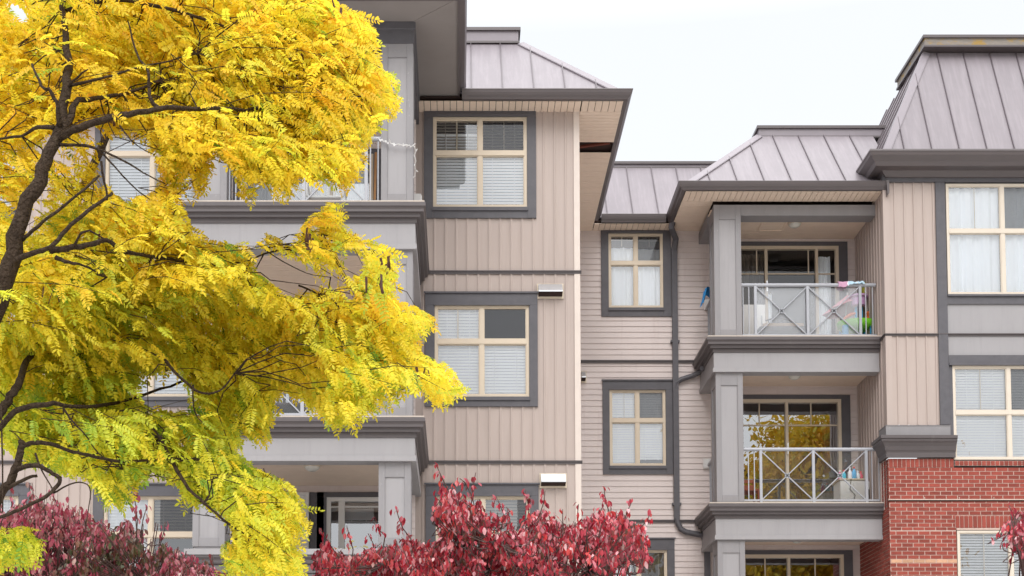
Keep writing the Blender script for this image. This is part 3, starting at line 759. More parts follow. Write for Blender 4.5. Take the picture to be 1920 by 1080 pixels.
# ---- downspout
def pipe(pts, w=.1, t=.07):
    for a, b in zip(pts, pts[1:]): dsp.bar(a, b, w, t, (0,-1,0))
dsp = MB(); yd = YR-.07
q = lambda u, v, y=yd: P(u, v, y)
p0 = (xMe-.02, yRe-.05, gz-.1); p1 = (xMe-.03, yRe-.03, gz-.22)
xd = X(1265.5, 600, yd)
dsp.tube([p0, (xMe-.005,yRe-.04,gz-.13), p1, (xd+.02, YR-.12, Z(450, yd)), (xd, yd, Z(468, yd))], .055, 8)
ze = Z(986, yd); xe = X(1326, 1040, yd)
pipe([(xd, yd, Z(466, yd)), (xd, yd, Z(975, yd))])
dsp.tube([(xd,yd,Z(972,yd)), (xd+.015,yd,ze+.05), (xd+.07,yd,ze-.06), (xd+.16,yd,ze-.11), (xe-.1,yd,Z(1003,yd)), (xe-.02,yd,Z(1012,yd)), (xe,yd,Z(1024,yd))], .052, 8)
pipe([(xe, yd, Z(1020, yd)), (xe, yd, 0.1)])
dsp.tube([(X(1322,690,24.9), 25.2, Z(690,25.2)), (X(1316,697,yd), yd-.1, Z(698,yd)), (X(1300,704,yd), yd, Z(704,yd)), (X(1278,711,yd), yd, Z(711,yd)), (xd+.01, yd, Z(718,yd)), (xd, yd, Z(728,yd))], .045, 8)
for v, x in ((640, xd), (945, xd), (1022, xe)): dsp.box(x-.08, x+.08, yd-.03, YR, Z(v,yd)-.02, Z(v,yd)+.02)
dsp.build('downspout', M['dark'], bld)
# end bracket of the balcony gutter
g = MB(); ax = xPl+.0; g.add([(ax+.02,yMe-.14,gz),(ax+.07,yMe-.14,gz),(ax+.07,yMe-.14,gz-.22),(ax+.04,yMe-.14,gz-.26),(ax+.02,yMe+.06,gz),(ax+.07,yMe+.06,gz),(ax+.07,yMe+.06,gz-.22),(ax+.04,yMe+.06,gz-.26)],
      [(0,1,2,3),(7,6,5,4),(0,4,5,1),(1,5,6,2),(2,6,7,3),(3,7,4,0)]); g.build('gutter_end', M['gutter'], bld)
# moulding on top of the brick pier
m = MB(); zt_ = Z(820, YP)
PM = [(0,0),(.17,0),(.17,-.05),(.15,-.055),(.15,-.09),(.12,-.12),(.09,-.17),(.075,-.23),(.06,-.25),(.05,-.27),(.05,-.35),(0,-.35)]
m.sweep([(xPl, YB+.0),(xPl, YP),(xPw+.01, YP)], PM, zt_)
m.build('pier_cornice', M['cornice'], bld)
m = MB(); m.sweep([(xPl, YB-.05),(xPl, YP),(xTr-.002, YP)], [(0,0),(.06,-.006),(.05,-.03),(.045,-.19),(0,-.19)], Z(798,YP)); m.build('plinth_block', M['grey'], bld)

# ---- small fittings on the walls (parts)
def hood(u0, v0, u1, v1, Y):
    x0, x1, z0, z1 = rect(u0, v0, u1, v1, Y); h = MB(); dep = .14
    h.box(x0-.02, x1+.02, Y-.014, Y-.004, z0-.02, z1+.02, 1)
    a = [(x0,Y-.01,z1),(x0,Y-.05,z1),(x0,Y-dep,z0+(z1-z0)*.35),(x0,Y-dep,z0+(z1-z0)*.25),(x0,Y-.01,z0+.01)]
    b = [(x1,y,z) for _,y,z in a]; n = len(a)
    h.add(a+b, [tuple(range(n)), tuple(range(2*n-1,n-1,-1)), (0,n,n+1,1),(1,n+1,n+2,2),(2,n+2,n+3,3)])
    h.add([a[3],b[3],b[4],a[4]], [(0,1,2,3)], 2)
    h.build('exhaust_vent', [M['steel'], M['cream'], M['void_shadow_dark']], bld)
hood(1009, 535, 1054, 558, YW-.01); hood(1014, 890, 1060, 913, YW-.01); hood(1089.5, 698, 1097.5, 716, YR-.02)
def wbox(u0, v0, u1, v1, Y, m='white', dep=.06):
    x0, x1, z0, z1 = rect(u0, v0, u1, v1, Y); h = MB(); h.box(x0, x1, Y-dep, Y-.002, z0, z1); h.box(x0-.01, x1+.01, Y-.018, Y-.001, z0-.01, z1+.01); h.build('outlet_box', M[m], bld, bevel=.006)
wbox(1321, 563, 1333, 581, YR-.014); wbox(1319, 861, 1332, 879, YR-.014); wbox(776, 738, 789, 747, YW-.3, dep=.1); wbox(776, 368, 790, 385, YW-.3, dep=.1)
h = MB(); a = xPl; h.box(a-.04, a-.002, 25.0, 25.08, Z(915,24.9), Z(900,24.9)); h.build('outlet_box', M['white'], bld)

# ------------------------------------------------------------------ ground
g = MB(); g.add([(-220,-220,0),(220,-220,0),(220,220,0),(-220,220,0)], [(0,1,2,3)])
tag(g.build('ground', mat('pale_bounce_ground', (.5,.48,.455), .9, .12, (1.5,1.5,1.5), bump=.3, bscale=40)), kind='structure')  # unseen ground, coloured pale to bounce light up to the soffits
g = MB(); g.box(-120,120,-12,-3,.0,.012)
tag(g.build('road', mat('asphalt', (.055,.055,.057), .9, .15, (4,4,4), bump=.4, bscale=90)), kind='structure')
g = MB(); g.box(-120,120,-2.85,2.2,.0,.13)
tag(g.build('pavement', mat('concrete', (.45,.44,.42), .85, .12, (2,2,2), bump=.3)), kind='structure')
g = MB(); g.box(-120,120,-3,-2.85,0,.145); tag(g.build('kerb', M['mortar']), kind='structure')

# ------------------------------------------------------------------ things on the balconies
zL4 = zR4+.006
# toy water table
cx, cy = X(1606, 600, 24.95), 24.95
t = thing('toy_table', 'green and blue plastic toy water table with a lilac tower on the upper right balcony', 'toy', (cx, cy, zL4))
green = plain('toy_green', (.26,.78,.05)); blue = plain('toy_blue', (.05,.45,.85)); lil = plain('toy_lilac', (.55,.32,.55)); orange = plain('toy_orange', (.75,.16,.04)); 
m = MB(); n = 24
def oval(rx, ry, z): return [(cx+rx*math.cos(2*math.pi*k/n), cy+ry*math.sin(2*math.pi*k/n), zL4+z) for k in range(n)]
rings = [oval(.29,.22,.34), oval(.33,.27,.38), oval(.35,.29,.46), oval(.34,.28,.475), oval(.30,.24,.455), oval(.27,.22,.41)]
vs = [p for r in rings for p in r]; fs = [(i*n+k, i*n+(k+1)%n, (i+1)*n+(k+1)%n, (i+1)*n+k) for i in range(len(rings)-1) for k in range(n)]
fs += [tuple(range(n))[::-1], tuple(range((len(rings)-1)*n, len(rings)*n))]; m.add(vs, fs); m.build('tabletop', green, t, smooth=True)
for sx, sy in ((-.25,-.16),(.25,-.16),(-.22,.17),(.22,.17)):
    m = MB(); m.tube([(cx+sx,cy+sy,zL4),(cx+sx*.97,cy+sy*.97,zL4+.37)], [.062,.055], 14); m.build('leg', blue, t)
m = MB(); m.tube([(cx+.0,cy+.03,zL4+.41),(cx+.0,cy+.03,zL4+.78)], .022, 10); m.tube([(cx+.10,cy+.03,zL4+.41),(cx+.10,cy+.03,zL4+.78)], .022, 10); m.build('tower_post', blue, t)
m = MB(); m.lathe((cx+.05,cy+.03,zL4+.76), [(.10,0),(.13,.02),(.14,.15),(.17,.17),(.17,.20),(.13,.20)], 16); m.build('tower_bucket', lil, t)
m = MB(); m.tube([(cx-.26,cy,zL4+.46),(cx-.2,cy,zL4+.55),(cx-.1,cy,zL4+.62),(cx-.02,cy,zL4+.64)], [.03,.03,.03,.02], 10); m.lathe((cx+.2,cy-.05,zL4+.46),[(.05,0),(.07,.05),(.03,.1),(.06,.16),(.02,.2)],12); m.build('slide', orange, t)
# child's parasol leaning behind the railing
pc = (X(1583, 570, 25.2), 25.2, zL4)
t = thing('toy_parasol', 'faded pink child parasol standing behind the glass of the upper right balcony', 'parasol', pc)
m = MB(); pink = plain('parasol_pink', (.66,.30,.36), .7); k8 = 8; top = (pc[0]+.06, pc[1], zL4+1.06); vs = [top]
for k in range(16):
    a = 2*math.pi*k/16; rr = .42 if k % 2 == 0 else .33; vs.append((pc[0]+.02+rr*math.cos(a), pc[1]+.3*math.sin(a), zL4+.80+.12*math.cos(a+.4)))
m.add(vs, [(0, k+1, (k+1) % 16+1) for k in range(16)]); m.build('canopy', pink, t)
m = MB(); m.tube([(pc[0]-.04,pc[1],zL4),(pc[0]+.06,pc[1],zL4+1.1)], .012, 8); m.lathe((pc[0]-.04,pc[1],zL4),[(.16,0),(.16,.05),(.04,.07)],14); m.build('pole', M['white'], t)
# ball-like cushion near the pier
m = MB(); c = (X(1632,545,25.1), 25.1, Z(545,25.1)); 
prof = [(.16*math.sin(math.pi*i/10)+.001, -.2*math.cos(math.pi*i/10)) for i in range(11)]; m.lathe(c, prof, 16)
m.tube([(c[0]+.02,c[1]+.1,zL4),(c[0],c[1]+.06,c[2]-.1)], .02, 8)
b = m.build('garden_pinwheel', plain('lime_cloth', (.36,.36,.05), .8), smooth=True); tag(b, 'lime green padded balloon on a stick by the side wall of the upper right balcony', 'toy')
# towel thrown over the rail
m = MB(); zr = zR4 + (Z(527, YB)-Z(634, YB)); yr = YB+.12; nx = 26; vs = []; prof = [(-.05,-.085),(-.048,-.03),(-.03,.012),(0,.022),(.03,.01),(.048,-.03),(.05,-.11)]
ua, ub = X(1574,530,YB), X(1624,530,YB)
for i in range(nx+1):
    t_ = i/nx
    for j, (dy_, dz_) in enumerate(prof):
        wv = .018*math.sin(t_*17+j*.7)+.012*math.sin(t_*31+j)
        hang = (.9+.5*math.sin(t_*5+1)) if dz_ < 0 else 1
        vs.append((ua+(ub-ua)*t_+.01*math.sin(j*2+t_*9), yr+dy_*1.15+wv*.4, zr-.002+dz_*hang*(1.0 if dz_>0 else .75)+abs(wv)*.9))
q = len(prof); fs = [(i*q+j, (i+1)*q+j, (i+1)*q+j+1, i*q+j+1) for i in range(nx) for j in range(q-1)]
for i, f_ in enumerate(fs): m.f.append(list(f_)); m.m.append(0 if i//(q-1) < 9 else (1 if (i//(q-1)) % 9 else 2))
m.v = vs
b = m.build('towel', [plain('towel_pink', (.50,.28,.40), .9), plain('towel_blue', (.40,.56,.66), .9), plain('towel_white', (.75,.76,.78), .9)], smooth=True)
tag(b, 'pink and pale blue towel draped over the metal rail of the upper right balcony', 'towel')
# ornate bench
bxc = X(1466, 612, 24.9); yb = 24.95
t = thing('garden_bench', 'dark ornate metal bench with a tan cushion behind the upper right railing', 'bench', (bxc, yb, zL4))
iron = plain('cast_iron', (.05,.048,.05), .5); m = MB(); hw = .42
m.tube([(bxc-hw,yb+.2,zL4+.40)]+[(bxc-hw+2*hw*i/14, yb+.22, zL4+.50+.12*math.sin(math.pi*i/14)) for i in range(15)]+[(bxc+hw,yb+.2,zL4+.40)], .016, 8)
for i in range(9):
    x = bxc-hw+.09+i*(2*hw-.18)/8; top = zL4+.50+.12*math.sin(math.pi*(x-bxc+hw)/(2*hw)); m.tube([(x,yb+.21,zL4+.36),(x+.03,yb+.21,zL4+.44),(x-.02,yb+.22,top)], .009, 6)
    m.tube([(x+.035*math.cos(a),yb+.215,zL4+.47+.035*math.sin(a)) for a in [k*math.pi/5 for k in range(11)]], .006, 6)
m.build('backrest', iron, t)
m = MB(); m.box(bxc-hw, bxc+hw, yb-.2, yb+.2, zL4+.32, zL4+.345); m.build('seat', iron, t)
for sx in (-1,1):
    for sy in (-1,1):
        m = MB(); m.tube([(bxc+sx*(hw-.04),yb+sy*.17,zL4+.32),(bxc+sx*(hw-.02),yb+sy*.2,zL4+.15),(bxc+sx*(hw-.05),yb+sy*.19,zL4)], .016, 8); m.build('leg', iron, t)
m = MB(); m.box(bxc-.36, bxc+.36, yb-.19, yb+.17, zL4+.347, zL4+.41)
b = m.build('seat_cushion', plain('tan_cushion', (.50,.34,.22), .9), t, bevel=.02)
# white storage panel beside the column
sx0, sx1 = X(1390,580,25.3), X(1431,580,25.3)
t = thing('storage_cupboard', 'white plastic cupboard with a dark louvred base left of the bench', 'cupboard', ((sx0+sx1)/2, 25.3, zL4))
m = MB(); m.box(sx0, sx1, 25.12, 25.5, zL4+.30, zL4+.86); m.build('body', M['white'], t, bevel=.012)
m = MB(); m.box(sx0+.01, sx1-.01, 25.14, 25.5, zL4, zL4+.298)
for k in range(8): m.box(sx0+.02, sx1-.02, 25.125, 25.14, zL4+.03+k*.033, zL4+.045+k*.033)
m.build('louvre', iron, t)
m = MB(); m.box(sx1-.08, sx1-.06, 25.10, 25.119, zL4+.5, zL4+.65); m.build('handle', M['rail'], t)
# blue towel on the side rail
m = MB(); bx = X(1331,540,25.0); z0_ = zR4 + (Z(527, YB)-Z(634, YB)); vs = []; ny = 12
for i in range(ny+1):
    y = 24.85+.42*i/ny; wv = .014*math.sin(i*1.3)
    bx_r = bx0+.12
    for dx, dz_ in ((-.20,-.16-.02*math.sin(i)),(-.155,-.02),(-.135,.10),(-.06,.07),(0,.012),(.045,-.02),(.05,-.18)): vs.append((bx_r+dx+wv, y, z0_+dz_))
m.add(vs, [(i*7+j, (i+1)*7+j, (i+1)*7+j+1, i*7+j+1) for i in range(ny) for j in range(6)])
b = m.build('towel', plain('towel_cobalt', (.02,.22,.52), .9), smooth=True); tag(b, 'bright blue cloth hanging over the side rail left of the upper balcony column', 'towel')
# lower right balcony: white cabinet with bottles
zL3 = zR3+.006
cx0_, cx1_ = X(1571,915,25.1), X(1621,915,25.1); zc = zL3+.57
t = thing('white_cabinet', 'low white cabinet with a loose cable on the balcony above the red brick', 'cabinet', ((cx0_+cx1_)/2, 25.1, zL3))
m = MB(); m.box(cx0_, cx1_, 24.95, 25.4, zL3, zc-.03); m.build('body', M['white'], t, bevel=.01)
m = MB(); m.box(cx0_-.02, cx1_+.02, 24.93, 25.42, zc-.028, zc); m.build('top', M['cream'], t, bevel=.006)
m = MB(); mid = (cx0_+cx1_)/2
m.box(cx0_+.01, mid-.005, 24.935, 24.949, zL3+.03, zc-.05); m.build('door', M['white'], t)
m = MB(); m.box(mid+.005, cx1_-.01, 24.935, 24.949, zL3+.03, zc-.05); m.build('door', M['white'], t)
m = MB(); m.tube([(mid-.05,24.92,zc-.01),(mid-.07,24.92,zc-.2),(mid+.02,24.92,zc-.3),(mid-.02,24.92,zc-.42),(mid+.1,24.925,zc-.54)], .006, 6); m.build('cable', iron, t)
bc = [((.62,.08,.26),'pink'),((.05,.45,.60),'teal'),((.78,.78,.80),'white'),((.10,.40,.70),'blue'),((.70,.72,.75),'clear'),((.60,.06,.14),'red')]
for i, (rgb, nm) in enumerate(bc):
    x = cx0_+.05+i*(cx1_-cx0_-.1)/5; y = 25.05+rnd.uniform(-.05,.1); h = rnd.uniform(.14,.22)
    t = thing('bottle', '', 'bottle', (x, y, zc), 'bottles on the white cabinet')
    t['label'] = {'pink':'pink cleaning bottle at the left end of the white cabinet top','teal':'teal bottle next to the pink one on the white cabinet','white':'white bottle between the teal and the blue one on the cabinet','blue':'blue bottle among those standing on the white cabinet','clear':'pale grey bottle between the blue and the red one on the cabinet','red':'dark red bottle at the right end of the white cabinet top'}[nm]
    m = MB(); m.lathe((x,y,zc), [(.035,0),(.04,.01),(.04,h*.6),(.016,h*.8),(.014,h*.88)], 12); m.build('body', plain('bottle_'+nm, rgb, .3), t, smooth=True)
    m = MB(); m.lathe((x,y,zc), [(.019,h*.88),(.019,h),(.012,h+.005)], 10); m.build('cap', plain('cap_'+nm, (.7,.1,.1) if i % 2 else (.75,.76,.8), .4), t)
# rust coloured chair behind the column
rx, ry = X(1399,930,25.0), 25.0
t = thing('folding_chair', 'small rust brown wooden chair behind the balusters above the brick level', 'chair', (rx, ry, zL3)); rw_ = plain('rust_wood', (.26,.07,.03), .6)
m = MB(); m.box(rx-.2,rx+.2,ry-.2,ry+.2,zL3+.33,zL3+.36); m.build('seat', rw_, t)
m = MB(); [m.box(rx-.2,rx+.2,ry+.19,ry+.21,zL3+.44+k*.1,zL3+.50+k*.1) for k in range(2)]; m.build('backrest', rw_, t)
for sx in (-.18,.18):
    for sy in (-.18,.2): m = MB(); m.box(rx+sx-.018,rx+sx+.018,ry+sy-.018,ry+sy+.018,zL3,zL3+(.62 if sy>0 else .33)); m.build('leg', rw_, t)
# bay, top balcony: planter, white chair, wooden pole, string of lights
zB4 = zF4+.006
px_, py_ = X(700,370,19.5), 19.45
t = thing('planter', 'grey blue planter tub behind the railing of the top left balcony', 'planter', (px_, py_, zB4))
m = MB(); m.lathe((px_,py_,zB4), [(.16,0),(.19,.06),(.235,.27),(.25,.28),(.25,.31),(.225,.31),(.21,.26)], 26); m.build('pot', plain('tub_plastic', (.13,.17,.20), .45), t, smooth=False)
m = MB(); m.lathe((px_,py_,zB4), [(.205,.24),(.1,.262),(.001,.265)], 16); m.build('soil', plain('soil', (.03,.02,.015), .95), t)
chx, chy = X(612,365,19.6), 19.6
def chair(name, label, m_, x, y, z, w=.5):
    t = thing(name, label, 'chair', (x,y,z)); h = w/2
    s = MB(); s.box(x-h,x+h,y-h,y+h,z+.40,z+.435); s.build('seat', m_, t, bevel=.01)
    b = MB(); b.tube([(x-h,y+h,z+.43),(x-h,y+h+.05,z+.78),(x-h*.6,y+h+.07,z+.86),(x+h*.6,y+h+.07,z+.86),(x+h,y+h+.05,z+.78),(x+h,y+h,z+.43)], .02, 8)
    for k in range(5): b.box(x-h*.7+k*h*.35-.02, x-h*.7+k*h*.35+.02, y+h+.02, y+h+.04, z+.43, z+.84)
    b.build('backrest', m_, t)
    for sx in (-1,1):
        a = MB(); a.tube([(x+sx*h,y+h+.03,z+.62),(x+sx*h,y-h,z+.62),(x+sx*h,y-h,z+.42)], .018, 8); a.build('armrest', m_, t)
        for sy in (-1,1): l = MB(); l.tube([(x+sx*h*.95,y+sy*h*.95,z+.40),(x+sx*h*1.05,y+sy*h*1.05,z)], [.02,.016], 8); l.build('leg', m_, t)
    return t
chair('patio_chair', 'white plastic armchair on the top left balcony beside the planter', M['white'], chx, chy, zB4)
m = MB(); m.tube([(X(701,380,19.9),19.9,zB4),(X(704,260,20.3),20.4,zB4+1.5)], .018, 8); tag(m.build('broom_stick', plain('pole_wood', (.40,.20,.08), .6)), 'brown wooden pole leaning behind the top left balcony column', 'pole')
tx, ty = X(560,760,19.8), 19.8
chair('patio_chair', 'dark brown armchair on the middle left balcony behind the crossed railing', plain('rattan', (.05,.035,.03), .7), X(540,770,19.7), 19.7, zF3+.006)
m = MB(); lx0, lx1 = X(700,770,19.25), X(718,770,19.25); zz = zF3+.006
for k in range(5): m.box(lx0+k*(lx1-lx0)/4-.006, lx0+k*(lx1-lx0)/4+.006, 19.25, 19.27, zz, zz+.42)
for k in range(11): m.box(lx0-.006, lx1+.006, 19.271, 19.285, zz+k*.04, zz+k*.04+.012)
m.box(lx0, lx1, 19.3, 19.6, zz, zz+.02)
tag(m.build('lattice_crate', M['white']), 'white lattice crate at the foot of the middle left balcony column', 'crate')
m = MB(); hx = X(545,735,19.9); m.box(hx-.22,hx+.22,19.88,20.2,zF3+.006,zF3+.42); m.box(hx-.24,hx+.24,19.86,20.22,zF3+.42,zF3+.46)
tag(m.build('storage_box', plain('teal_plastic', (.02,.22,.26), .5), bevel=.015), 'teal storage box on the middle left balcony behind the yellow leaves', 'box')
# string of fairy lights round the column
cl, cr = xBr-.02-cwF, xBr-.02; yf_ = YF-.004
pts = []
for i in range(30):
    t_ = i/29; x = cl-.05+(cr-cl+.07)*t_; z = Z(260,YF) - (Z(260,YF)-Z(275,YF))*t_ - .03*math.sin(t_*math.pi)+.012*math.sin(i*2.1); pts.append((x, yf_-.012+.008*math.sin(i*1.7), z))
last = pts[-1]
for i in range(1, 10): pts.append((cr+.025+.012*math.sin(i*2), YF+.02+.02*i, last[2]-.035*i))
m = MB(); m.tube(pts, .006, 6)
for i, p in enumerate(pts[::2]):
    d = Vector((rnd.uniform(-1,1), -.6, rnd.uniform(-1,1))).normalized(); p = Vector(p); m.tube([p, p+d*.02, p+d*.045], [.009,.009,.003], 6)
tag(m.build('fairy_lights', M['white']), 'string of white fairy lights wound round the top left balcony column', 'string lights')
# lit pendant lamp in the recess window
lx, lz, ly = X(1186,465,26.05), Z(465,26.05), 26.05
em = bpy.data.materials.new('lamp_glow'); em.use_nodes = True; b_ = em.node_tree.nodes['Principled BSDF']; b_.inputs['Base Color'].default_value = (.9,.6,.25,1); b_.inputs['Emission Color'].default_value = (1,.62,.22,1); b_.inputs['Emission Strength'].default_value = 2.2
t = thing('pendant_lamp', 'small lit orange pendant lamp hanging inside the window of the recessed wall', 'lamp', (lx, ly, lz))
m = MB(); m.lathe((lx,ly,lz-.10), [(.035,-.05),(.05,0),(.062,.1),(.05,.14)], 14); m.build('lamp_shade', em, t, smooth=True)
m = MB(); m.tube([(lx,ly,lz+.04),(lx,ly,lz+.33)], .006, 6); m.build('cord', iron, t)

# ------------------------------------------------------------------ trees
def inpoly(pts, poly):
    x, y = pts[:, 0], pts[:, 1]; c = np.zeros(len(x), bool); n = len(poly)
    for i in range(n):
        x1, y1 = poly[i]; x2, y2 = poly[(i+1) % n]
        if y1 == y2: continue
        k = (y1 > y) != (y2 > y); c ^= k & (x < (x2-x1)*(y-y1)/(y2-y1)+x1)
    return c
def leaf_mat(name, stops, trans=.42, gloss=.06, rough=.5):
    m = bpy.data.materials.new(name); m.use_nodes = True; nt = m.node_tree; nt.nodes.clear(); L = nt.links.new
    o = N(nt, 'ShaderNodeOutputMaterial'); at = N(nt, 'ShaderNodeAttribute', attribute_name='tone'); cr = N(nt, 'ShaderNodeValToRGB')
    e = cr.color_ramp.elements
    while len(e) < len(stops): e.new(.5)
    for q, (p, c) in zip(e, stops): q.position = p; q.color = (*c, 1)
    L(at.outputs['Fac'], cr.inputs[0])
    df = N(nt, 'ShaderNodeBsdfDiffuse'); tr = N(nt, 'ShaderNodeBsdfTranslucent'); gl = N(nt, 'ShaderNodeBsdfGlossy'); gl.inputs['Roughness'].default_value = rough; gl.inputs[0].default_value = (.8,.8,.8,1)
    L(cr.outputs[0], df.inputs[0]); L(cr.outputs[0], tr.inputs[0])
    a = N(nt, 'ShaderNodeMixShader'); a.inputs[0].default_value = trans; L(df.outputs[0], a.inputs[1]); L(tr.outputs[0], a.inputs[2])
    b = N(nt, 'ShaderNodeMixShader'); b.inputs[0].default_value = gloss; L(a.outputs[0], b.inputs[1]); L(gl.outputs[0], b.inputs[2]); L(b.outputs[0], o.inputs[0])
    return m
def frames(d, up):
    """rows: unit x = d, z close to up"""
    d = d/np.linalg.norm(d, axis=1, keepdims=True); y = np.cross(up, d); y /= np.linalg.norm(y, axis=1, keepdims=True)+1e-9; z = np.cross(d, y)
    return np.stack([d, y, z], axis=2)
def leaf_mesh(name, templ, faces, pos, R, scale, tone, mtl, parent, leaftone=None):
    """templ: list of (nv,3) variants with the same topology"""
    n = len(pos); nv = len(templ[0]); T = np.array(templ)[rng.integers(0, len(templ), n)]
    V = np.einsum('nij,nvj->nvi', R, T*scale[:, None, None]) + pos[:, None, :]
    V = V.reshape(-1, 3)
    k = len(faces[0]); F = np.array(faces); nf = len(F)
    idx = (F[None] + (np.arange(n)*nv)[:, None, None]).reshape(-1)
    me = bpy.data.meshes.new(name); me.vertices.add(len(V)); me.vertices.foreach_set('co', V.ravel().astype(np.float32))
    me.loops.add(len(idx)); me.loops.foreach_set('vertex_index', idx.astype(np.int32)); me.polygons.add(n*nf)
    me.polygons.foreach_set('loop_start', (np.arange(n*nf)*k).astype(np.int32)); me.update(calc_edges=True)
    at = me.attributes.new('tone', 'FLOAT', 'FACE'); tn = np.repeat(tone, nf)
    if leaftone is not None: tn = tn + np.tile(leaftone, n)
    at.data.foreach_set('value', np.clip(tn, 0.001, .999).astype(np.float32))
    me.materials.append(mtl); o = bpy.data.objects.new(name, me); COL.objects.link(o)
    if parent: setpar(o, parent)
    return o
def pinnate(seed, pairs=8, L=1.0, droop=.35):
    """one compound leaf along +x: paired oval leaflets and an end leaflet, each folded a little on its midrib"""
    r = np.random.default_rng(seed); V = []; F = []
    def leaflet(base, d, nrm, ln, wd):
        d = d/np.linalg.norm(d); side = np.cross(nrm, d); side /= np.linalg.norm(side)
        o = len(V); up = np.cross(d, side)*.12*wd*r.uniform(-.3,1.4); bend = -up*0 - np.array([0,0,ln*r.uniform(0,.22)])
        prof = [(.0,0),(.2,.72),(.55,1.0),(.86,.62),(1.0,0)]
        c = [base + d*ln*t + bend*t*t for t, _ in prof]
        V.extend([c[0], c[1]+side*wd*.36+up, c[2]+side*wd*.5+up, c[3]+side*wd*.31+up, c[4], c[3]-side*wd*.31+up, c[2]-side*wd*.5+up, c[1]-side*wd*.36+up])
        F.append((o, o+1, o+2, o+3, o+4)); F.append((o, o+4, o+5, o+6, o+7))
    side_d = r.uniform(-.15,.15)
    def rach(t): return np.array([t*L, side_d*t*t, -droop*t*t])
    for i in range(pairs):
        t = .2 + .74*i/(pairs-1); p = rach(t); tg = rach(t+.02)-rach(t-.02); tg /= np.linalg.norm(tg)
        for s in (-1, 1):
            ang = math.radians(r.uniform(58,82)); d = tg*math.cos(ang) + np.array([0,s,0])*math.sin(ang) + np.array([0,0,r.uniform(-.35,.1)])
            nrm = np.array([r.uniform(-.4,.4), r.uniform(-.3,.3), 1.0])
            ln = L*(.20 if 0 < i < pairs-1 else .17)*r.uniform(.85,1.12); leaflet(p, d, nrm, ln, ln*r.uniform(.42,.54))
    p = rach(.97); tg = rach(1)-rach(.95); leaflet(p, tg, np.array([0,.1,1.]), L*.19, L*.095)
    o = len(V); w = .008*L                                     # the stalk, a thin folded strip
    a, b, c, d_, e = rach(0), rach(.3), rach(.6), rach(.8), rach(1); u = np.array([0,w,0])
    V.extend([a-u, b-u, d_-u*.7, e, d_+u*.7, b+u, a+u, c]); F.append((o,o+1,o+2,o+3,o+4)); F.append((o,o+4,o+5,o+6,o+6))
    F[-1] = (o, o+4, o+7, o+5, o+6)
    return np.array(V), F

# ---------------- golden locust
loc_base = (-3.55, 7.3, 0)
tree = thing('locust_tree', 'large golden yellow locust tree with feathery leaves and dark branches in front of the building', 'tree', loc_base)
def pw(u, v, Y): return Vector(P(u, v, Y))
limbs = []          # (points, radii)
def limb(pts, r0, r1, wig=.012, sub=4):
    if r0 < .1: r0 *= .78; r1 *= .8
    P_ = [Vector(p) for p in pts]; out = []; n = len(P_)
    for i in range(n-1):
        p0, p1, p2, p3 = P_[max(i-1,0)], P_[i], P_[i+1], P_[min(i+2,n-1)]
        for k in range(sub):
            t = k/sub; q = .5*((2*p1)+(p2-p0)*t+(2*p0-5*p1+4*p2-p3)*t*t+(3*p1-p0-3*p2+p3)*t**3)
            out.append(q + Vector((rnd.uniform(-1,1),rnd.uniform(-1,1),rnd.uniform(-1,1)))*wig*min(1, r0*20))
    out.append(P_[-1]); m_ = len(out)
    limbs.append((out, [(r0+(r1-r0)*(i/(m_-1))**.8)*(1+rnd.uniform(-.06,.06)) for i in range(m_)])); return out
bx, by, _ = loc_base
fork = Vector((bx+.25, 7.2, 2.3))
limb([loc_base, (bx+.05,by,.8), (bx+.1,by-.02,1.6), fork], .17, .13)
A1 = limb([fork, (-2.75,6.9,3.0), pw(-40,640,6.6), pw(15,500,6.55), pw(45,400,6.55), pw(80,315,6.6), pw(108,260,6.65), pw(122,180,6.75), pw(128,110,6.9), pw(120,10,7.1), pw(140,-120,7.3), pw(150,-300,7.6)], .078, .008)
A2 = limb([pw(108,258,6.65), pw(150,238,6.6), pw(205,222,6.6), pw(255,212,6.65), pw(300,203,6.75), pw(345,204,6.85), pw(400,203,6.95), pw(460,206,7.1), pw(520,198,7.3), pw(600,190,7.5), pw(680,180,7.6)], .026, .006)
limb([pw(106,255,6.65), pw(128,225,6.7), pw(142,192,6.75), pw(175,184,6.9), pw(230,176,7.1), pw(300,150,7.3)], .03, .007)
limb([pw(300,203,6.75), pw(284,190,6.75), pw(279,160,6.78), pw(276,130,6.8), pw(258,105,6.9), pw(240,40,7.1)], .015, .005)
limb([pw(112,235,6.65), pw(108,200,6.62), pw(95,172,6.6), pw(78,160,6.6), pw(60,120,6.7)], .018, .006)
limb([pw(100,240,6.65), pw(70,238,6.7), pw(40,255,6.8), pw(-20,262,6.9)], .016, .006)
limb([pw(130,160,6.75), pw(170,152,6.75), pw(210,142,6.8), pw(245,130,6.9), pw(300,118,7.0), pw(370,100,7.2)], .011, .004)
limb([pw(124,165,6.75), pw(150,140,6.7), pw(165,130,6.7)], .009, .004)
limb([pw(125,20,7.1), pw(220,0,7.2), pw(330,20,7.3), pw(460,60,7.4), pw(600,80,7.6)], .018, .006)
limb([pw(108,272,6.65), pw(150,272,6.62), pw(185,280,6.6), pw(230,300,6.6), pw(280,330,6.7), pw(310,345,6.8)], .012, .003)
limb([pw(185,280,6.6), pw(215,312,6.62), pw(235,335,6.65), pw(262,360,6.75), pw(300,385,6.9), pw(330,395,7.0)], .007, .002)
limb([pw(225,236,6.62), pw(245,262,6.6), pw(268,280,6.65), pw(290,290,6.75)], .006, .002)
limb([pw(42,450,6.55), pw(70,425,6.5), pw(120,385,6.5), pw(170,345,6.55), pw(186,330,6.6)], .013, .006)
limb([pw(190,303,6.6), pw(193,330,6.6), pw(200,360,6.6), pw(201,375,6.6)], .008, .006)
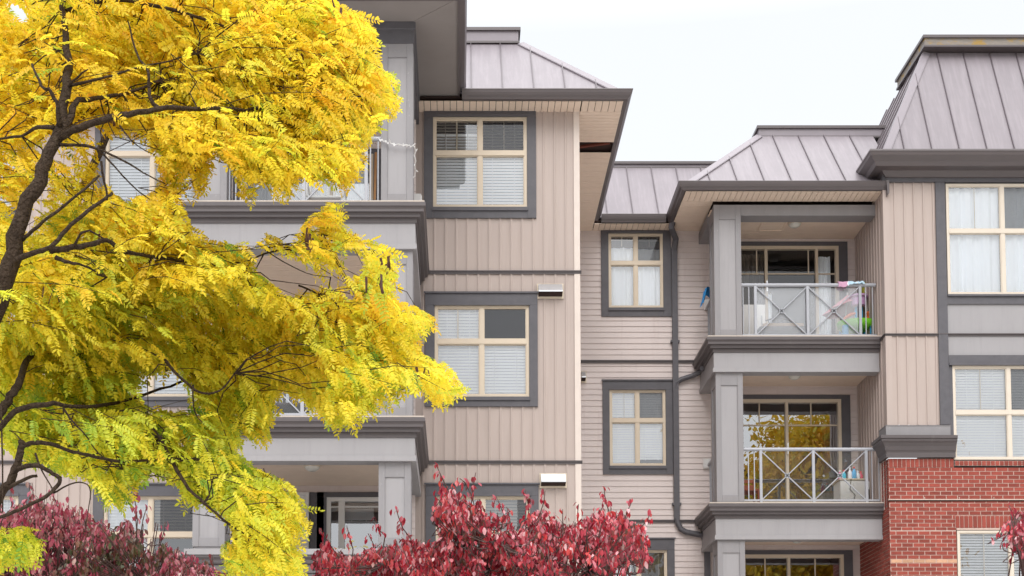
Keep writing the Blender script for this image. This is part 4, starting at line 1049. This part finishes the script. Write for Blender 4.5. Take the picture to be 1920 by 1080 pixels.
A3 = limb([pw(8,500,6.55), pw(60,475,6.5), pw(95,463,6.5), pw(125,430,6.5), pw(160,400,6.5), pw(190,378,6.55), pw(210,362,6.6)], .018, .009)
A4 = limb([pw(95,470,6.55), pw(150,462,6.6), pw(200,452,6.65), pw(232,470,6.75), pw(280,480,6.9), pw(350,490,7.1), pw(430,500,7.3), pw(520,470,7.5), pw(640,460,7.7)], .02, .004)
limb([pw(105,483,6.55), pw(130,492,6.55), pw(155,497,6.6), pw(200,520,6.8)], .015, .004)
limb([pw(140,462,6.55), pw(150,440,6.5), pw(168,433,6.5), pw(195,448,6.55)], .009, .005)
A5 = limb([fork+Vector((.02,0,.2)), (-2.75,6.95,2.95), pw(-60,860,6.8), pw(-10,790,6.75), pw(15,750,6.75), pw(34,722,6.8), pw(46,690,7.1), pw(70,640,7.5), pw(140,600,7.8), pw(260,570,8.0), pw(400,565,8.1), pw(560,590,8.2), pw(700,620,8.2)], .045, .004)
A6 = limb([pw(-10,815,6.75), pw(20,778,6.7), pw(60,762,6.7), pw(100,757,6.7), pw(145,763,6.85), pw(220,755,7.4), pw(300,730,7.8), pw(380,705,8.0), pw(480,690,8.1), pw(600,680,8.2), pw(760,690,8.2)], .022, .003)
limb([pw(118,765,6.7), pw(140,795,6.7), pw(160,815,6.7), pw(185,850,6.8), pw(230,880,6.95)], .007, .003)
A7 = limb([(-2.95,7.0,2.9), pw(-40,960,6.7), pw(10,915,6.6), pw(28,880,6.6), pw(38,840,6.6), pw(40,826,6.6)], .035, .018)
limb([pw(36,840,6.6), pw(60,830,6.6), pw(95,832,6.6), pw(130,845,6.65), pw(165,853,6.7), pw(230,865,6.9), pw(330,860,7.1), pw(420,870,7.3), pw(500,900,7.5)], .016, .006)
limb([pw(28,885,6.6), pw(45,875,6.55), pw(70,873,6.5), pw(95,885,6.5), pw(112,897,6.5), pw(108,912,6.5), pw(85,930,6.45), pw(50,950,6.45), pw(5,968,6.45), pw(-30,975,6.45)], .016, .009)
limb([pw(14,915,6.6), pw(35,905,6.55), pw(55,895,6.55), pw(70,892,6.55)], .013, .008)
limb([pw(66,850,6.55), pw(80,885,6.5), pw(98,915,6.45)], .007, .003)
limb([pw(100,925,6.5), pw(140,905,6.5), pw(168,914,6.5), pw(165,960,6.5), pw(155,1010,6.5)], .006, .002)
limb([pw(300,820,7.1), pw(345,905,7.0), pw(375,935,6.95), pw(405,962,6.95), pw(440,990,7.0), pw(500,1020,7.1)], .014, .005)
limb([pw(310,675,7.1), pw(330,700,7.05), pw(362,728,7.05), pw(385,738,7.1), pw(415,730,7.15), pw(440,700,7.25)], .012, .005)
limb([pw(362,722,7.05), pw(362,750,7.05), pw(368,778,7.1), pw(385,798,7.1)], .007, .003)
limb([pw(2,760,6.5), pw(4,850,6.5), pw(5,960,6.5)], .006, .004)
limb([pw(500,465,7.4), pw(560,455,7.5), pw(640,452,7.6), pw(700,470,7.7)], .007, .003)
limb([pw(497,468,7.4), pw(530,490,7.4), pw(575,512,7.5), pw(620,520,7.6)], .005, .002)
limb([pw(560,535,7.5), pw(600,552,7.5), pw(650,570,7.6), pw(740,590,7.7), pw(810,605,7.8)], .007, .003)
limb([pw(700,640,7.8), pw(760,660,7.8), pw(820,700,7.8), pw(860,735,7.8)], .006, .002)
limb([fork+Vector((-.05,0,.1)), (-4.2,7.4,3.6), (-4.7,7.6,5.0), (-5.0,7.6,6.6)], .08, .02)
limb([fork+Vector((0,.05,.1)), (-3.0,8.2,3.8), (-2.4,8.8,5.2), (-2.0,9.2,6.6)], .07, .02)

upper = [(-420,-330),(300,-330),(520,-200),(600,-60),(632,8),(690,30),(715,72),(703,120),(735,140),(762,172),(745,215),(705,238),(690,262),(697,292),(662,350),(640,362),(622,330),(596,342),(560,330),(534,388),(512,382),(505,335),(482,345),(470,395),(442,372),(432,320),(415,300),(402,262),(384,372),(360,380),(352,300),(338,392),(310,395),(294,300),(275,248),(205,250),(182,225),(150,250),(60,262),(0,275),(-420,300)]
lower = [(-420,470),(0,478),(50,438),(130,424),(190,385),(225,372),(262,362),(300,345),(335,375),(352,425),(400,458),(470,455),(512,428),(548,462),(560,430),(590,392),(622,372),(650,392),(648,425),(690,455),(728,448),(750,498),(742,530),(735,560),(770,572),(812,592),(828,606),(815,622),(778,622),(790,652),(830,682),(862,712),(882,742),(850,752),(828,762),(800,732),(772,736),(745,742),(722,762),(706,772),(668,790),(650,806),(604,790),(585,756),(552,742),(522,738),(518,800),(505,832),(482,836),(455,800),(445,830),(447,868),(500,880),(540,905),(560,940),(588,985),(592,1002),(562,1005),(560,1030),(580,1085),(415,1085),(420,1020),(440,1002),(420,960),(380,945),(350,948),(332,902),(300,890),(250,905),(240,965),(222,945),(214,955),(200,925),(172,905),(150,890),(128,905),(110,880),(60,870),(0,832),(-420,860)]
midleft = [(-420,250),(0,262),(70,262),(105,300),(70,350),(40,430),(0,480),(-420,480)]
midsp = [(120,250),(200,262),(190,330),(230,372),(130,430),(55,440),(90,330)]
cornerb = [(-120,985),(0,990),(52,972),(70,995),(88,1032),(60,1068),(20,1060),(0,1080),(-120,1080)]
holes = [[(470,462),(545,478),(596,500),(612,525),(570,548),(528,555),(500,520),(478,505)], [(640,462),(690,478),(672,520),(645,508)], [(258,708),(325,692),(358,722),(350,768),(262,756)], [(12,5),(52,10),(60,36),(30,40)],
         [(64,690),(135,688),(135,735),(95,745),(64,735)], [(655,540),(668,540),(668,560),(640,570)], [(205,255),(262,255),(285,300),(282,345),(235,360),(205,350)], [(620,495),(650,520),(630,540),(610,520)]]
regions = [(upper, .95), (lower, 1.0), (midleft, .4), (midsp, .35), (cornerb, .9)]
def crown_mask(uv):
    a = np.zeros(len(uv))
    for p, wgt in regions: a = np.maximum(a, inpoly(uv, p)*wgt)
    for i, h in enumerate(holes): a[inpoly(uv, h)] *= .16 if i in (4, 6) else 0
    return a
tmpl = [pinnate(s, pairs=rnd.choice([7,8,8,9]), L=1.0, droop=rnd.uniform(.1,.55)) for s in range(10)]
npair = 8; tmpl = [pinnate(s, pairs=npair, droop=.1+.05*s) for s in range(10)]
TF = tmpl[0][1]; TV = [t[0] for t in tmpl]
def sprays(n, sampler, ydepth, nleaf=(5,9)):
    """twigs with alternate compound leaves; returns leaf bases, directions and the twig polylines"""
    B, D, U, S, K, tw = [], [], [], [], [], []
    uv = sampler(n)
    for i, (u, v) in enumerate(uv):
        y = ydepth(u, v); o = np.array(P(u, v, y))
        base = np.array([-2.9, 7.3, 4.2 if v < 420 else (3.4 if v < 800 else 2.7)])
        out = o - base; out[2] *= .35; out /= np.linalg.norm(out)+1e-6
        d = out*.9 + rng.normal(0,.55,3); d[2] = d[2]*.5 - (.10 if v < 500 else .26); d /= np.linalg.norm(d)
        ln = rng.uniform(.18,.36); up = np.array([rng.normal(0,.3), -.45+rng.normal(0,.3), 1.0]); up /= np.linalg.norm(up); sd = np.cross(up, d); sd /= np.linalg.norm(sd)
        k = rng.integers(*nleaf); tt = rng.uniform(-1, 1); pts = [o - d*ln*.9 + np.array([0,0,-.03]), o - d*ln*.4, o, o + d*ln*.5 + np.array([0,0,-.02])]; tw.append(pts)
        for j in range(k):
            t = j/(k-1); p = o + d*ln*(t-.5); s = 1 if j % 2 else -1; a = math.radians(rng.uniform(35,75))*(1-.75*(j == k-1))
            ld = d*math.cos(a) + sd*s*math.sin(a) + np.array([0,0,-rng.uniform(-.05,.5) - (.2 if v > 600 else 0)])
            B.append(p); D.append(ld); U.append(up + rng.normal(0,.5,3)); S.append(rng.uniform(.092,.158)); K.append(i)
    return np.array(B), np.array(D), np.array(U), np.array(S), np.array(K), uv, tw
def samp(n):
    out = []
    while len(out) < n:
        q = np.stack([rng.uniform(-400, 890, 4000), rng.uniform(-320, 1085, 4000)], 1); w_ = crown_mask(q)
        off = (q[:,0] < -30) | (q[:,1] < -30); w_ = w_*np.where(off, .1, 1)
        out += list(q[rng.uniform(0,1,4000) < w_])
    return np.array(out[:n])
cent = rng.uniform([-400,-300],[900,1080],(60,2)); cdep = rng.uniform(-.42,.42,60); ctone = rng.uniform(-1,1,60)
def near(u, v): return int(np.argmin((cent[:,0]-u)**2+(cent[:,1]-v)**2))
def depth(u, v): return 7.45 + cdep[near(u,v)] + rng.normal(0,.28) + max(0, u)*.0005
B, D, U, S, K, UVs, tw = sprays(3900, samp, depth)
R = frames(D, U)
# keep the outline: a leaf whose tip or middle falls outside the crown is left off
dn = D/np.linalg.norm(D, axis=1, keepdims=True)
ok = (crown_mask(np.stack(project(B+dn*S[:,None]*.55),1)) > 0) & (crown_mask(np.stack(project(B+dn*S[:,None]*.95+np.array([0,0,-.02])),1)) > 0) & (crown_mask(np.stack(project(B+dn*S[:,None]*.2),1)) > 0)
# no leaf in front of the bare limbs
lim = np.array([p for pts, r in limbs[1:] for p in pts if True]); limr = np.array([r_ for pts, r in limbs[1:] for r_ in r])
lu, lv = project(lim)
big = lim[(limr > .006) & (((lu < 330) & (lv > 110) & (lv < 510)) | ((lu < 175) & (lv > 690) & (lv < 985)) | ((lu > 300) & (lu < 460) & (lv > 880)))]
lp = np.stack(project(big), 1); lf = np.stack(project(B+dn*S[:,None]*.5), 1)
for i in range(0, len(lf), 500):
    d2 = ((lf[i:i+500,None,:]-lp[None])**2).sum(2); j = d2.argmin(1)
    hid = (d2[np.arange(len(j)), j] < 19**2) & (B[i:i+500,1] < big[j,1]+.12)
    ok[i:i+500] &= ~(hid & (rng.uniform(0,1,len(j)) < np.where(lf[i:i+500,1] < 230, .6, .8)))
vv = np.array([UVs[k][1] for k in K]); uu = np.array([UVs[k][0] for k in K])
stone = rng.normal(0,.12,len(UVs)) + np.array([ctone[near(*q)] for q in UVs])*.055
grad = np.interp(vv, [0,300,480,620,760,900,1080], [.40,.43,.47,.53,.59,.63,.60]) + np.where((uu > 520) & (vv > 540), -.06, 0)
tone = grad + stone[K] + rng.normal(0,.06,len(K)) + np.where(rng.uniform(0,1,len(K)) < .07, .32, 0)
B, R, S, tone = B[ok], R[ok], S[ok], tone[ok]
leaflet_var = np.repeat(rng.normal(0,.035,len(TF)//2), 2)
M['locust'] = leaf_mat('locust_leaf', [(0,(.94,.54,.045)),(.25,(.95,.70,.05)),(.48,(.93,.79,.06)),(.68,(.72,.75,.065)),(1,(.20,.37,.035))], .62, .02)
crown = leaf_mesh('crown', TV, TF, B, R, S, tone, M['locust'], tree, leaflet_var)
wd = MB()
for pts, rad in limbs: wd.tube(pts, rad, 8)
wd.build('trunk', M['bark'], tree, smooth=True)
tg = MB(); allp = np.array([p for pts, r in limbs[1:] if pts is not A5 and pts is not A6 for p in pts])
for i, pts in enumerate(tw):
    u, v = UVs[i]
    if u < -150 or v < -150: continue
    a = Vector(pts[0]); d2 = ((allp-np.array(a))**2).sum(1); j = int(d2.argmin()); q = Vector(allp[j])
    j1 = Vector((rnd.uniform(-.02,.02), rnd.uniform(-.02,.02), rnd.uniform(-.02,.02)))
    if d2[j] < .16 and rnd.random() < (.3 if v < 420 else .45):
        chk = np.array([np.array(q)*(1-t)+np.array(a)*t for t in (.25,.5,.75)]+[pts[2],pts[3]])
        if (crown_mask(np.stack(project(chk),1)) == 0).any(): continue
        w1 = q.lerp(a,.33) + Vector((rnd.uniform(-.04,.04), .03, rnd.uniform(-.03,.05))); w2 = q.lerp(a,.7) + Vector((rnd.uniform(-.03,.03), .02, rnd.uniform(-.01,.05)))
        tg.tube([q, w1, w2, a, Vector(pts[1])+j1, Vector(pts[2]), Vector(pts[3])], [.004,.0034,.003,.0026,.0022,.0017,.001], 5)
    elif i % 3 == 0 and (crown_mask(np.stack(project(np.array(pts[1:])),1)) > 0).all(): tg.tube([Vector(pts[1]), Vector(pts[2])+j1*.5, Vector(pts[3])], [.0026,.002,.0012], 5)
sp = MB()
for i in rng.integers(0, len(UVs), 70):
    u, v = UVs[i]
    if u < 0 or v > 780: continue
    o = Vector(tw[i][2])
    for k in range(rnd.randint(2,5)):
        a = o + Vector((rnd.uniform(-.05,.05), -rnd.uniform(0,.15), rnd.uniform(-.02,.02))); L_ = rnd.uniform(.05,.085); b = a + Vector((rnd.uniform(-.02,.02), rnd.uniform(-.01,.01), -L_))
        if (crown_mask(np.stack(project(np.array([a, b])),1)) < .5).any(): continue
        sp.bar(a, b, .014, .004, (rnd.uniform(-1,1),rnd.uniform(-1,1),.1))
tg.add(sp.v, sp.f, 1)
tg.build('twig', [M['bark'], plain('pod', (.075,.03,.02), .7)], tree)

# ---------------- red dogwoods
def oval_leaf(seed):
    r = np.random.default_rng(seed); V = []; prof = [(0,0),(.18,.55),(.48,1.0),(.8,.6),(1,0)]
    fold = r.uniform(.05,.55); curl = r.uniform(.0,.6); wd = r.uniform(.46,.6); tw_ = r.uniform(-.3,.3)
    for t, w_ in prof: pass
    c = [np.array([t, tw_*.3*t*t, -curl*.5*t*t]) for t, _ in prof]
    L_ = [c[i]+np.array([0, w_*wd/2, fold*w_*wd/2]) for i, (t, w_) in enumerate(prof)]; R_ = [c[i]+np.array([0,-w_*wd/2, fold*w_*wd/2]) for i, (t, w_) in enumerate(prof)]
    V = [c[0], L_[1], L_[2], L_[3], c[4], R_[3], R_[2], R_[1], c[1], c[2], c[3]]
    F = [(0,8,1,1),(8,9,2,1),(9,10,3,2),(10,4,3,3),(0,7,8,8),(8,7,6,9),(9,6,5,10),(10,5,4,4)]
    F = [(0,8,1),(1,8,9),(1,9,2),(2,9,10),(2,10,3),(3,10,4),(0,7,8),(8,7,9),(7,6,9),(9,6,10),(6,5,10),(10,5,4)]
    return np.array(V), F
ol = [oval_leaf(s) for s in range(14)]; OV = [o[0] for o in ol]; OF = ol[0][1]
DOGRED = [(0,(.08,.06,.02)),(.18,(.15,.03,.025)),(.34,(.27,.013,.035)),(.52,(.47,.016,.045)),(.68,(.60,.045,.04)),(.80,(.62,.15,.20)),(1,(.82,.50,.52))]
DOGPUR = [(0,(.07,.09,.025)),(.2,(.13,.08,.035)),(.4,(.28,.07,.07)),(.58,(.44,.04,.10)),(.74,(.54,.11,.17)),(.88,(.58,.24,.25)),(1,(.74,.50,.46))]
def dogwood(label, base, Yc, mask, shoots, n, stops, group, size=(.055,.085), spread=.5, green=None, low=None, gaps=(), base_tone=.46, clumps=None):
    t = thing('dogwood_tree', label, 'tree', base, group); bx, by, _ = base
    br = []; top = [Vector(P(u, v, Yc+rnd.uniform(-spread,spread))) for u, v in shoots_root(mask, 120)]
    wd = MB(); h = min(p.z for p in top)-.5; fork = Vector((bx, by, max(1.0, h*.45)))
    wd.tube([(bx,by,0),(bx+.03,by+.02,fork.z*.5),tuple(fork)], [.085,.07,.06], 10)
    mains = []
    for k in range(13):
        a = 2*math.pi*k/6.5; e = fork + Vector((math.cos(a)*(.3+.06*k), math.sin(a)*(.25+.05*k), .8+rnd.uniform(-.15,.25))); m1 = fork.lerp(e,.5)+Vector((0,0,-.08)); mains.append(e)
        wd.tube([fork, m1, e], [.04,.028,.013], 8)
    ends = []
    for p in top:
        e = min(mains, key=lambda q: (q-p).length); mid = e.lerp(p,.5)+Vector((rnd.uniform(-.06,.06),rnd.uniform(-.06,.06),-.05)); wd.tube([e, mid, p], [.009,.007,.004], 6); br += [e.lerp(p,x/6) for x in range(2,7)]
    B, D, U, S, T = [], [], [], [], []
    def put(o, d, k, tn):
        for s in (-1, 1):
            a = rng.uniform(0, 2*math.pi); ld = np.array([math.cos(a)*.6, math.sin(a)*.6, -rng.uniform(.3,2.2)]); 
            B.append(np.array(o)+rng.normal(0,.012,3)); D.append(ld); U.append(np.array([math.cos(a)*.6, math.sin(a)*.6, 1])+rng.normal(0,.45,3)); S.append(rng.uniform(*size)); T.append(tn)
    q = shoots_root(mask, n); cl_ = np.array(clumps, float) if clumps else shoots_root(mask, max(12, n//44))
    for u, v in q:
        if any(inpoly(np.array([[u,v]]), hh)[0] for hh in gaps): continue
        if n > 1000 and v < 1048 and (((cl_[:,0]-u)/42)**2 + ((cl_[:,1]-v)/24)**2).min() > 1: continue
        y = Yc + rng.normal(0, spread); tn = base_tone + rng.normal(0,.13)
        if green is not None and inpoly(np.array([[u,v]]), green)[0]: tn -= rng.uniform(.12,.36)
        o = np.array(P(u, v, y)); d = np.array([rng.normal(0,.45), rng.normal(0,.45), 1.0]); d /= np.linalg.norm(d); ln = rng.uniform(.12,.3)
        tops = o - d*ln*.15; bot = o - d*ln*.8
        near_ = min(br, key=lambda q_: (q_-Vector(bot)).length)
        wd.tube([tuple(near_), tuple((near_+Vector(bot))/2+Vector((0,0,-.02))), tuple(bot), tuple((tops+bot)/2+rng.normal(0,.012,3)), tuple(tops)], [.004,.004,.004,.0035,.002], 5)
        for k in range(rng.integers(4,8)): put(bot + (tops-bot)*rng.uniform(.25,1.0) + rng.normal(0,.012,3), None, k, tn+rng.normal(0,.06))
    for line in shoots:
        yy = Yc + rnd.uniform(-.4,.2); pts = [Vector(P(u,v,yy)) for u, v in line]
        base_ = pts[-1]+Vector((rnd.uniform(-.1,.1),.05,-.5)); wd.tube([tuple(p) for p in pts]+[tuple(base_), tuple(min(br, key=lambda q_: (q_-base_).length))], [.003]+[.004]*(len(pts)-1)+[.006,.006], 6)
        for a, b in zip(pts, pts[1:]):
            m_ = max(2, int((b-a).length/.045))
            for k in range(m_):
                o = a.lerp(b, k/m_); [put(np.array(o)+rng.normal(0,.014+.02*(k>2),3), None, k, .5+rng.normal(0,.08)) for _ in range(1 if a is pts[0] else 2)]
    B, D, U, S, T = map(np.array, (B, D, U, S, T)); n_ = len(B)
    T = T + rng.normal(0,.07,n_) + np.where(rng.uniform(0,1,n_) < .15, rng.uniform(.25,.45,n_), 0)
    # the lower, unseen half of the crown
    if low:
        m_ = low; ang = rng.uniform(0,2*math.pi,m_); rr = np.sqrt(rng.uniform(0,1,m_)); zc = rng.uniform(fork.z+.5, h+.6, m_)
        c = np.stack([bx+rr*np.cos(ang)*1.7, by+rr*np.sin(ang)*.9, zc],1); a2 = rng.uniform(0,6.28,m_)
        B = np.vstack([B,c]); D = np.vstack([D, np.stack([np.cos(a2),np.sin(a2),-rng.uniform(.2,1,m_)],1)]); U = np.vstack([U, np.stack([np.cos(a2)*.6,np.sin(a2)*.6,np.ones(m_)],1)+rng.normal(0,.4,(m_,3))]); S = np.concatenate([S, rng.uniform(*size,m_)]); T = np.concatenate([T, .42+rng.normal(0,.14,m_)])
    leaf_mesh('crown', OV, OF, B, frames(D, U), S, T, leaf_mat('dogwood_leaf', stops, .3, .08, .4), t)
    wd.build('trunk', M['twig'], t, smooth=True)
    return t
def shoots_root(mask, n):
    lo = np.min(mask, 0); hi = np.max(mask, 0); out = []
    while len(out) < n:
        q = np.stack([rng.uniform(lo[0],hi[0],n*2), rng.uniform(lo[1],hi[1],n*2)],1); out += list(q[inpoly(q, mask)])
    return np.array(out[:n])
G = 'dogwood trees in autumn red'
cmask = [(597,1005),(615,1010),(640,1040),(665,1030),(690,1022),(720,1012),(745,1000),(775,1005),(800,1012),(828,1000),(830,960),(826,918),(842,905),(862,915),(890,930),(910,942),(925,955),(948,952),(962,975),(985,968),(1005,948),(1028,950),(1045,968),(1062,975),(1085,968),(1105,958),(1130,948),(1165,950),(1175,965),(1205,985),(1212,1005),(1195,1028),(1165,1035),(1130,1030),(1100,1040),(1085,1052),(1130,1085),(1135,1110),(600,1110)]
shoots = [[(818,872),(826,890),(838,915),(850,940),(870,965),(890,990)],[(862,897),(872,905),(885,930),(892,960)],[(820,935),(835,950),(850,965),(868,985)],[(1022,920),(1020,940),(1012,965),(1000,985)],[(985,918),(988,935),(992,955)],[(1132,912),(1134,930),(1138,948),(1145,968)],[(1220,962),(1212,978),(1200,990),(1180,1005)],[(742,952),(748,972),(755,990),(770,1010)],[(700,978),(708,990),(722,1005)],[(598,990),(610,1008),(625,1030),(645,1060)],[(650,985),(655,1005),(662,1030)],[(930,930),(938,948),(945,965)],[(950,950),(955,970)],[(892,886),(888,905),(886,925)],[(1160,1055),(1180,1040),(1172,1020)],[(830,965),(838,985)],[(1185,940),(1178,955),(1170,975)],[(1085,945),(1082,970)],[(600,1030),(615,1060),(630,1080)],[(690,1000),(700,1020)],[(1055,955),(1055,975)]]
dogwood('crimson red dogwood tree below the stainless vents in the middle of the building', (.25, 10.6, 0), 10.2, cmask, shoots, 2200, DOGRED, G, (.032,.058), .5, low=900, gaps=[[(845,990),(905,985),(915,1012),(870,1020)],[(1052,1030),(1105,1020),(1100,1062),(1070,1065)],[(955,1005),(985,1000),(985,1020),(960,1025)],[(905,955),(980,960),(975,985),(915,985)],[(690,1050),(720,1040),(725,1058)]], clumps=[(846,925),(858,945),(884,955),(850,968),(880,988),(905,1003),(870,1022),(640,1040),(700,1036),(758,1016),(800,1034),(930,968),(965,1003),(1010,962),(1040,992),(1080,988),(1110,976),(1142,962),(1165,986),(1195,1000),(1100,1012),(1150,1020),(850,1045),(950,1040),(1010,1032),(740,1042),(620,1020),(1182,1018),(670,1040),(820,1010),(775,1035)])
pmask = [(-160,940),(0,935),(40,930),(80,918),(110,935),(150,945),(185,952),(200,985),(225,990),(235,968),(262,958),(285,968),(300,985),(320,992),(312,1012),(345,1030),(372,1042),(395,1048),(412,1062),(415,1110),(-160,1110)]
pgreen = [(170,985),(290,965),(330,1000),(290,1085),(120,1085),(130,1020)]
dogwood('purple red dogwood tree with some greenish leaves under the hanging yellow branches', (-3.0, 10.9, 0), 10.5, pmask, [[(95,912),(100,930),(108,950)],[(60,905),(62,925),(64,945)],[(250,905),(252,930),(255,955),(258,975)],[(310,978),(308,995),(302,1015)],[(398,1040),(400,1060)],[(365,1040),(360,1060)],[(20,920),(22,945)],[(275,950),(268,975)]], 2100, DOGPUR, G, (.033,.058), .5, pgreen, low=900, base_tone=.54)
emask = [(1898,950),(1925,942),(2080,930),(2120,1000),(2080,1110),(1960,1110),(1935,1030),(1912,1012),(1900,1005),(1890,985)]
dogwood('red dogwood tree poking in at the picture edge beside the brick wall window', (4.75, 10.8, 0), 10.4, emask, [[(1892,948),(1898,962),(1908,980)],[(1888,985),(1900,992),(1915,1000)]], 760, DOGRED, G, (.032,.058), .35, low=400)

# ---------------- big autumn tree across the road: seen only as the reflection in the glass of the patio door
rt = thing('maple_tree', 'tall golden tree across the road, seen mirrored in the patio door glass', 'tree', (13.5, -8, 0))
wd = MB(); wd.tube([(13.5,-8,0),(13.4,-8,3),(13.6,-8.1,6),(13.5,-8,15)], [.35,.28,.2,.06], 10)
for k in range(14): a = k*2.4; z = 5.5+k*.65; wd.tube([(13.5,-8,z),(13.5+math.cos(a)*1.8,-8+math.sin(a)*1.8,z+1.2),(13.5+math.cos(a)*3,-8+math.sin(a)*3,z+2)], [.1,.06,.02], 6)
wd.build('trunk', M['bark'], rt)
n_ = 42000; cc = rng.normal(0,1,(90,3)); cc /= np.linalg.norm(cc,axis=1,keepdims=True); cc *= rng.uniform(.4,1,(90,1)); ci = rng.integers(0,90,n_)
Bt = np.array([13.5,-8,11.4]) + cc[ci]*np.array([5.5,4.5,6.0]) + rng.normal(0,.55,(n_,3)); Dt = rng.normal(0,1,(n_,3)); Dt[:,2] -= .5
ct = rng.uniform(.15,.6,90)
leaf_mesh('crown', OV, OF, Bt, frames(Dt, rng.normal(0,1,(n_,3))+np.array([0,0,.8])), rng.uniform(.2,.32,n_), ct[ci]+rng.normal(0,.1,n_), leaf_mat('maple_leaf', [(0,(.60,.28,.02)),(.4,(.66,.44,.02)),(.7,(.40,.38,.03)),(1,(.14,.20,.02))], .3, .04), rt)

gm_ = leaf_mat('lime_leaf', [(0,(.44,.40,.04)),(.4,(.40,.42,.05)),(.7,(.24,.32,.04)),(1,(.10,.18,.02))], .3, .04)
r2 = rt.copy(); COL.objects.link(r2); r2.location = (22.5, -9, 0); r2.rotation_euler = (0, 0, 2.1)
r2['label'] = 'tall lime green tree across the road, seen mirrored in the windows over the brick'
for ch in list(rt.children):
    c_ = ch.copy(); COL.objects.link(c_); c_.parent = r2
    if ch.name.startswith('crown'): c_.material_slots[0].link = 'OBJECT'; c_.material_slots[0].material = gm_
# ------------------------------------------------------------------ light, sky, camera
SUN_EL, SUN_AZ = math.radians(42), math.radians(-10)          # high, behind the camera and to its left
w_ = bpy.data.worlds.new('World'); scene.world = w_; w_.use_nodes = True; nt = w_.node_tree; nt.nodes.clear(); L = nt.links.new
out = N(nt, 'ShaderNodeOutputWorld'); bg = N(nt, 'ShaderNodeBackground'); bg2 = N(nt, 'ShaderNodeBackground'); ad = N(nt, 'ShaderNodeAddShader')
sky = N(nt, 'ShaderNodeTexSky', sky_type='NISHITA'); sky.sun_disc = False; sky.sun_elevation = SUN_EL; sky.sun_rotation = math.pi + SUN_AZ; sky.dust_density = 4; sky.air_density = 1.2
hs = N(nt, 'ShaderNodeHueSaturation'); hs.inputs['Saturation'].default_value = .3; L(sky.outputs[0], hs.inputs['Color']); L(hs.outputs[0], bg.inputs[0]); bg.inputs[1].default_value = .05
tc = N(nt, 'ShaderNodeTexCoord'); sx = N(nt, 'ShaderNodeSeparateXYZ'); L(tc.outputs['Generated'], sx.inputs[0])
mr = N(nt, 'ShaderNodeMapRange'); mr.inputs['From Min'].default_value = .47; mr.inputs['From Max'].default_value = .8; mr.inputs['To Min'].default_value = 0; mr.inputs['To Max'].default_value = 1
L(sx.outputs['Z'], mr.inputs['Value'])
nz = N(nt, 'ShaderNodeTexNoise'); nz.inputs['Scale'].default_value = 2.2; nz.inputs['Detail'].default_value = 5; L(tc.outputs['Generated'], nz.inputs['Vector'])
cr = N(nt, 'ShaderNodeMix', data_type='RGBA'); cr.inputs['A'].default_value = (.77,.80,.85,1); cr.inputs['B'].default_value = (.86,.88,.90,1); L(nz.outputs['Fac'], cr.inputs['Factor'])
c2 = N(nt, 'ShaderNodeMix', data_type='RGBA'); L(mr.outputs[0], c2.inputs['Factor']); L(cr.outputs['Result'], c2.inputs['A']); c2.inputs['B'].default_value = (3.0,3.0,3.05,1)
L(c2.outputs['Result'], bg2.inputs[0]); bg2.inputs[1].default_value = 1.0
L(bg.outputs[0], ad.inputs[0]); L(bg2.outputs[0], ad.inputs[1]); L(ad.outputs[0], out.inputs[0])
sd = bpy.data.lights.new('sun', 'SUN'); sd.energy = 1.2; sd.angle = math.radians(35); sd.color = (1,.98,.95)
so = bpy.data.objects.new('sun', sd); COL.objects.link(so)
dirv = Vector((math.sin(-SUN_AZ)*math.cos(SUN_EL), math.cos(SUN_AZ)*math.cos(SUN_EL), -math.sin(SUN_EL)))
so.rotation_euler = dirv.to_track_quat('-Z', 'Y').to_euler(); so.location = (-10,-10,30)

cam = bpy.data.cameras.new('camera'); co = bpy.data.objects.new('camera', cam); COL.objects.link(co); scene.camera = co
co.location = (0, 0, CAMZ); co.rotation_euler = (math.pi/2 + TH, 0, 0)
cam.sensor_width = 36; cam.lens = FPX/1920*36; cam.shift_x = (960-UC)/1920; cam.shift_y = (VC-540)/1920; cam.clip_end = 1000; cam.clip_start = .1
scene.view_settings.view_transform = 'Standard'; scene.view_settings.look = 'None'; scene.view_settings.exposure = 0; scene.view_settings.gamma = 1
cy_ = scene.cycles; cy_.max_bounces = 12; cy_.diffuse_bounces = 8; cy_.glossy_bounces = 3; cy_.transparent_max_bounces = 12; cy_.transmission_bounces = 4
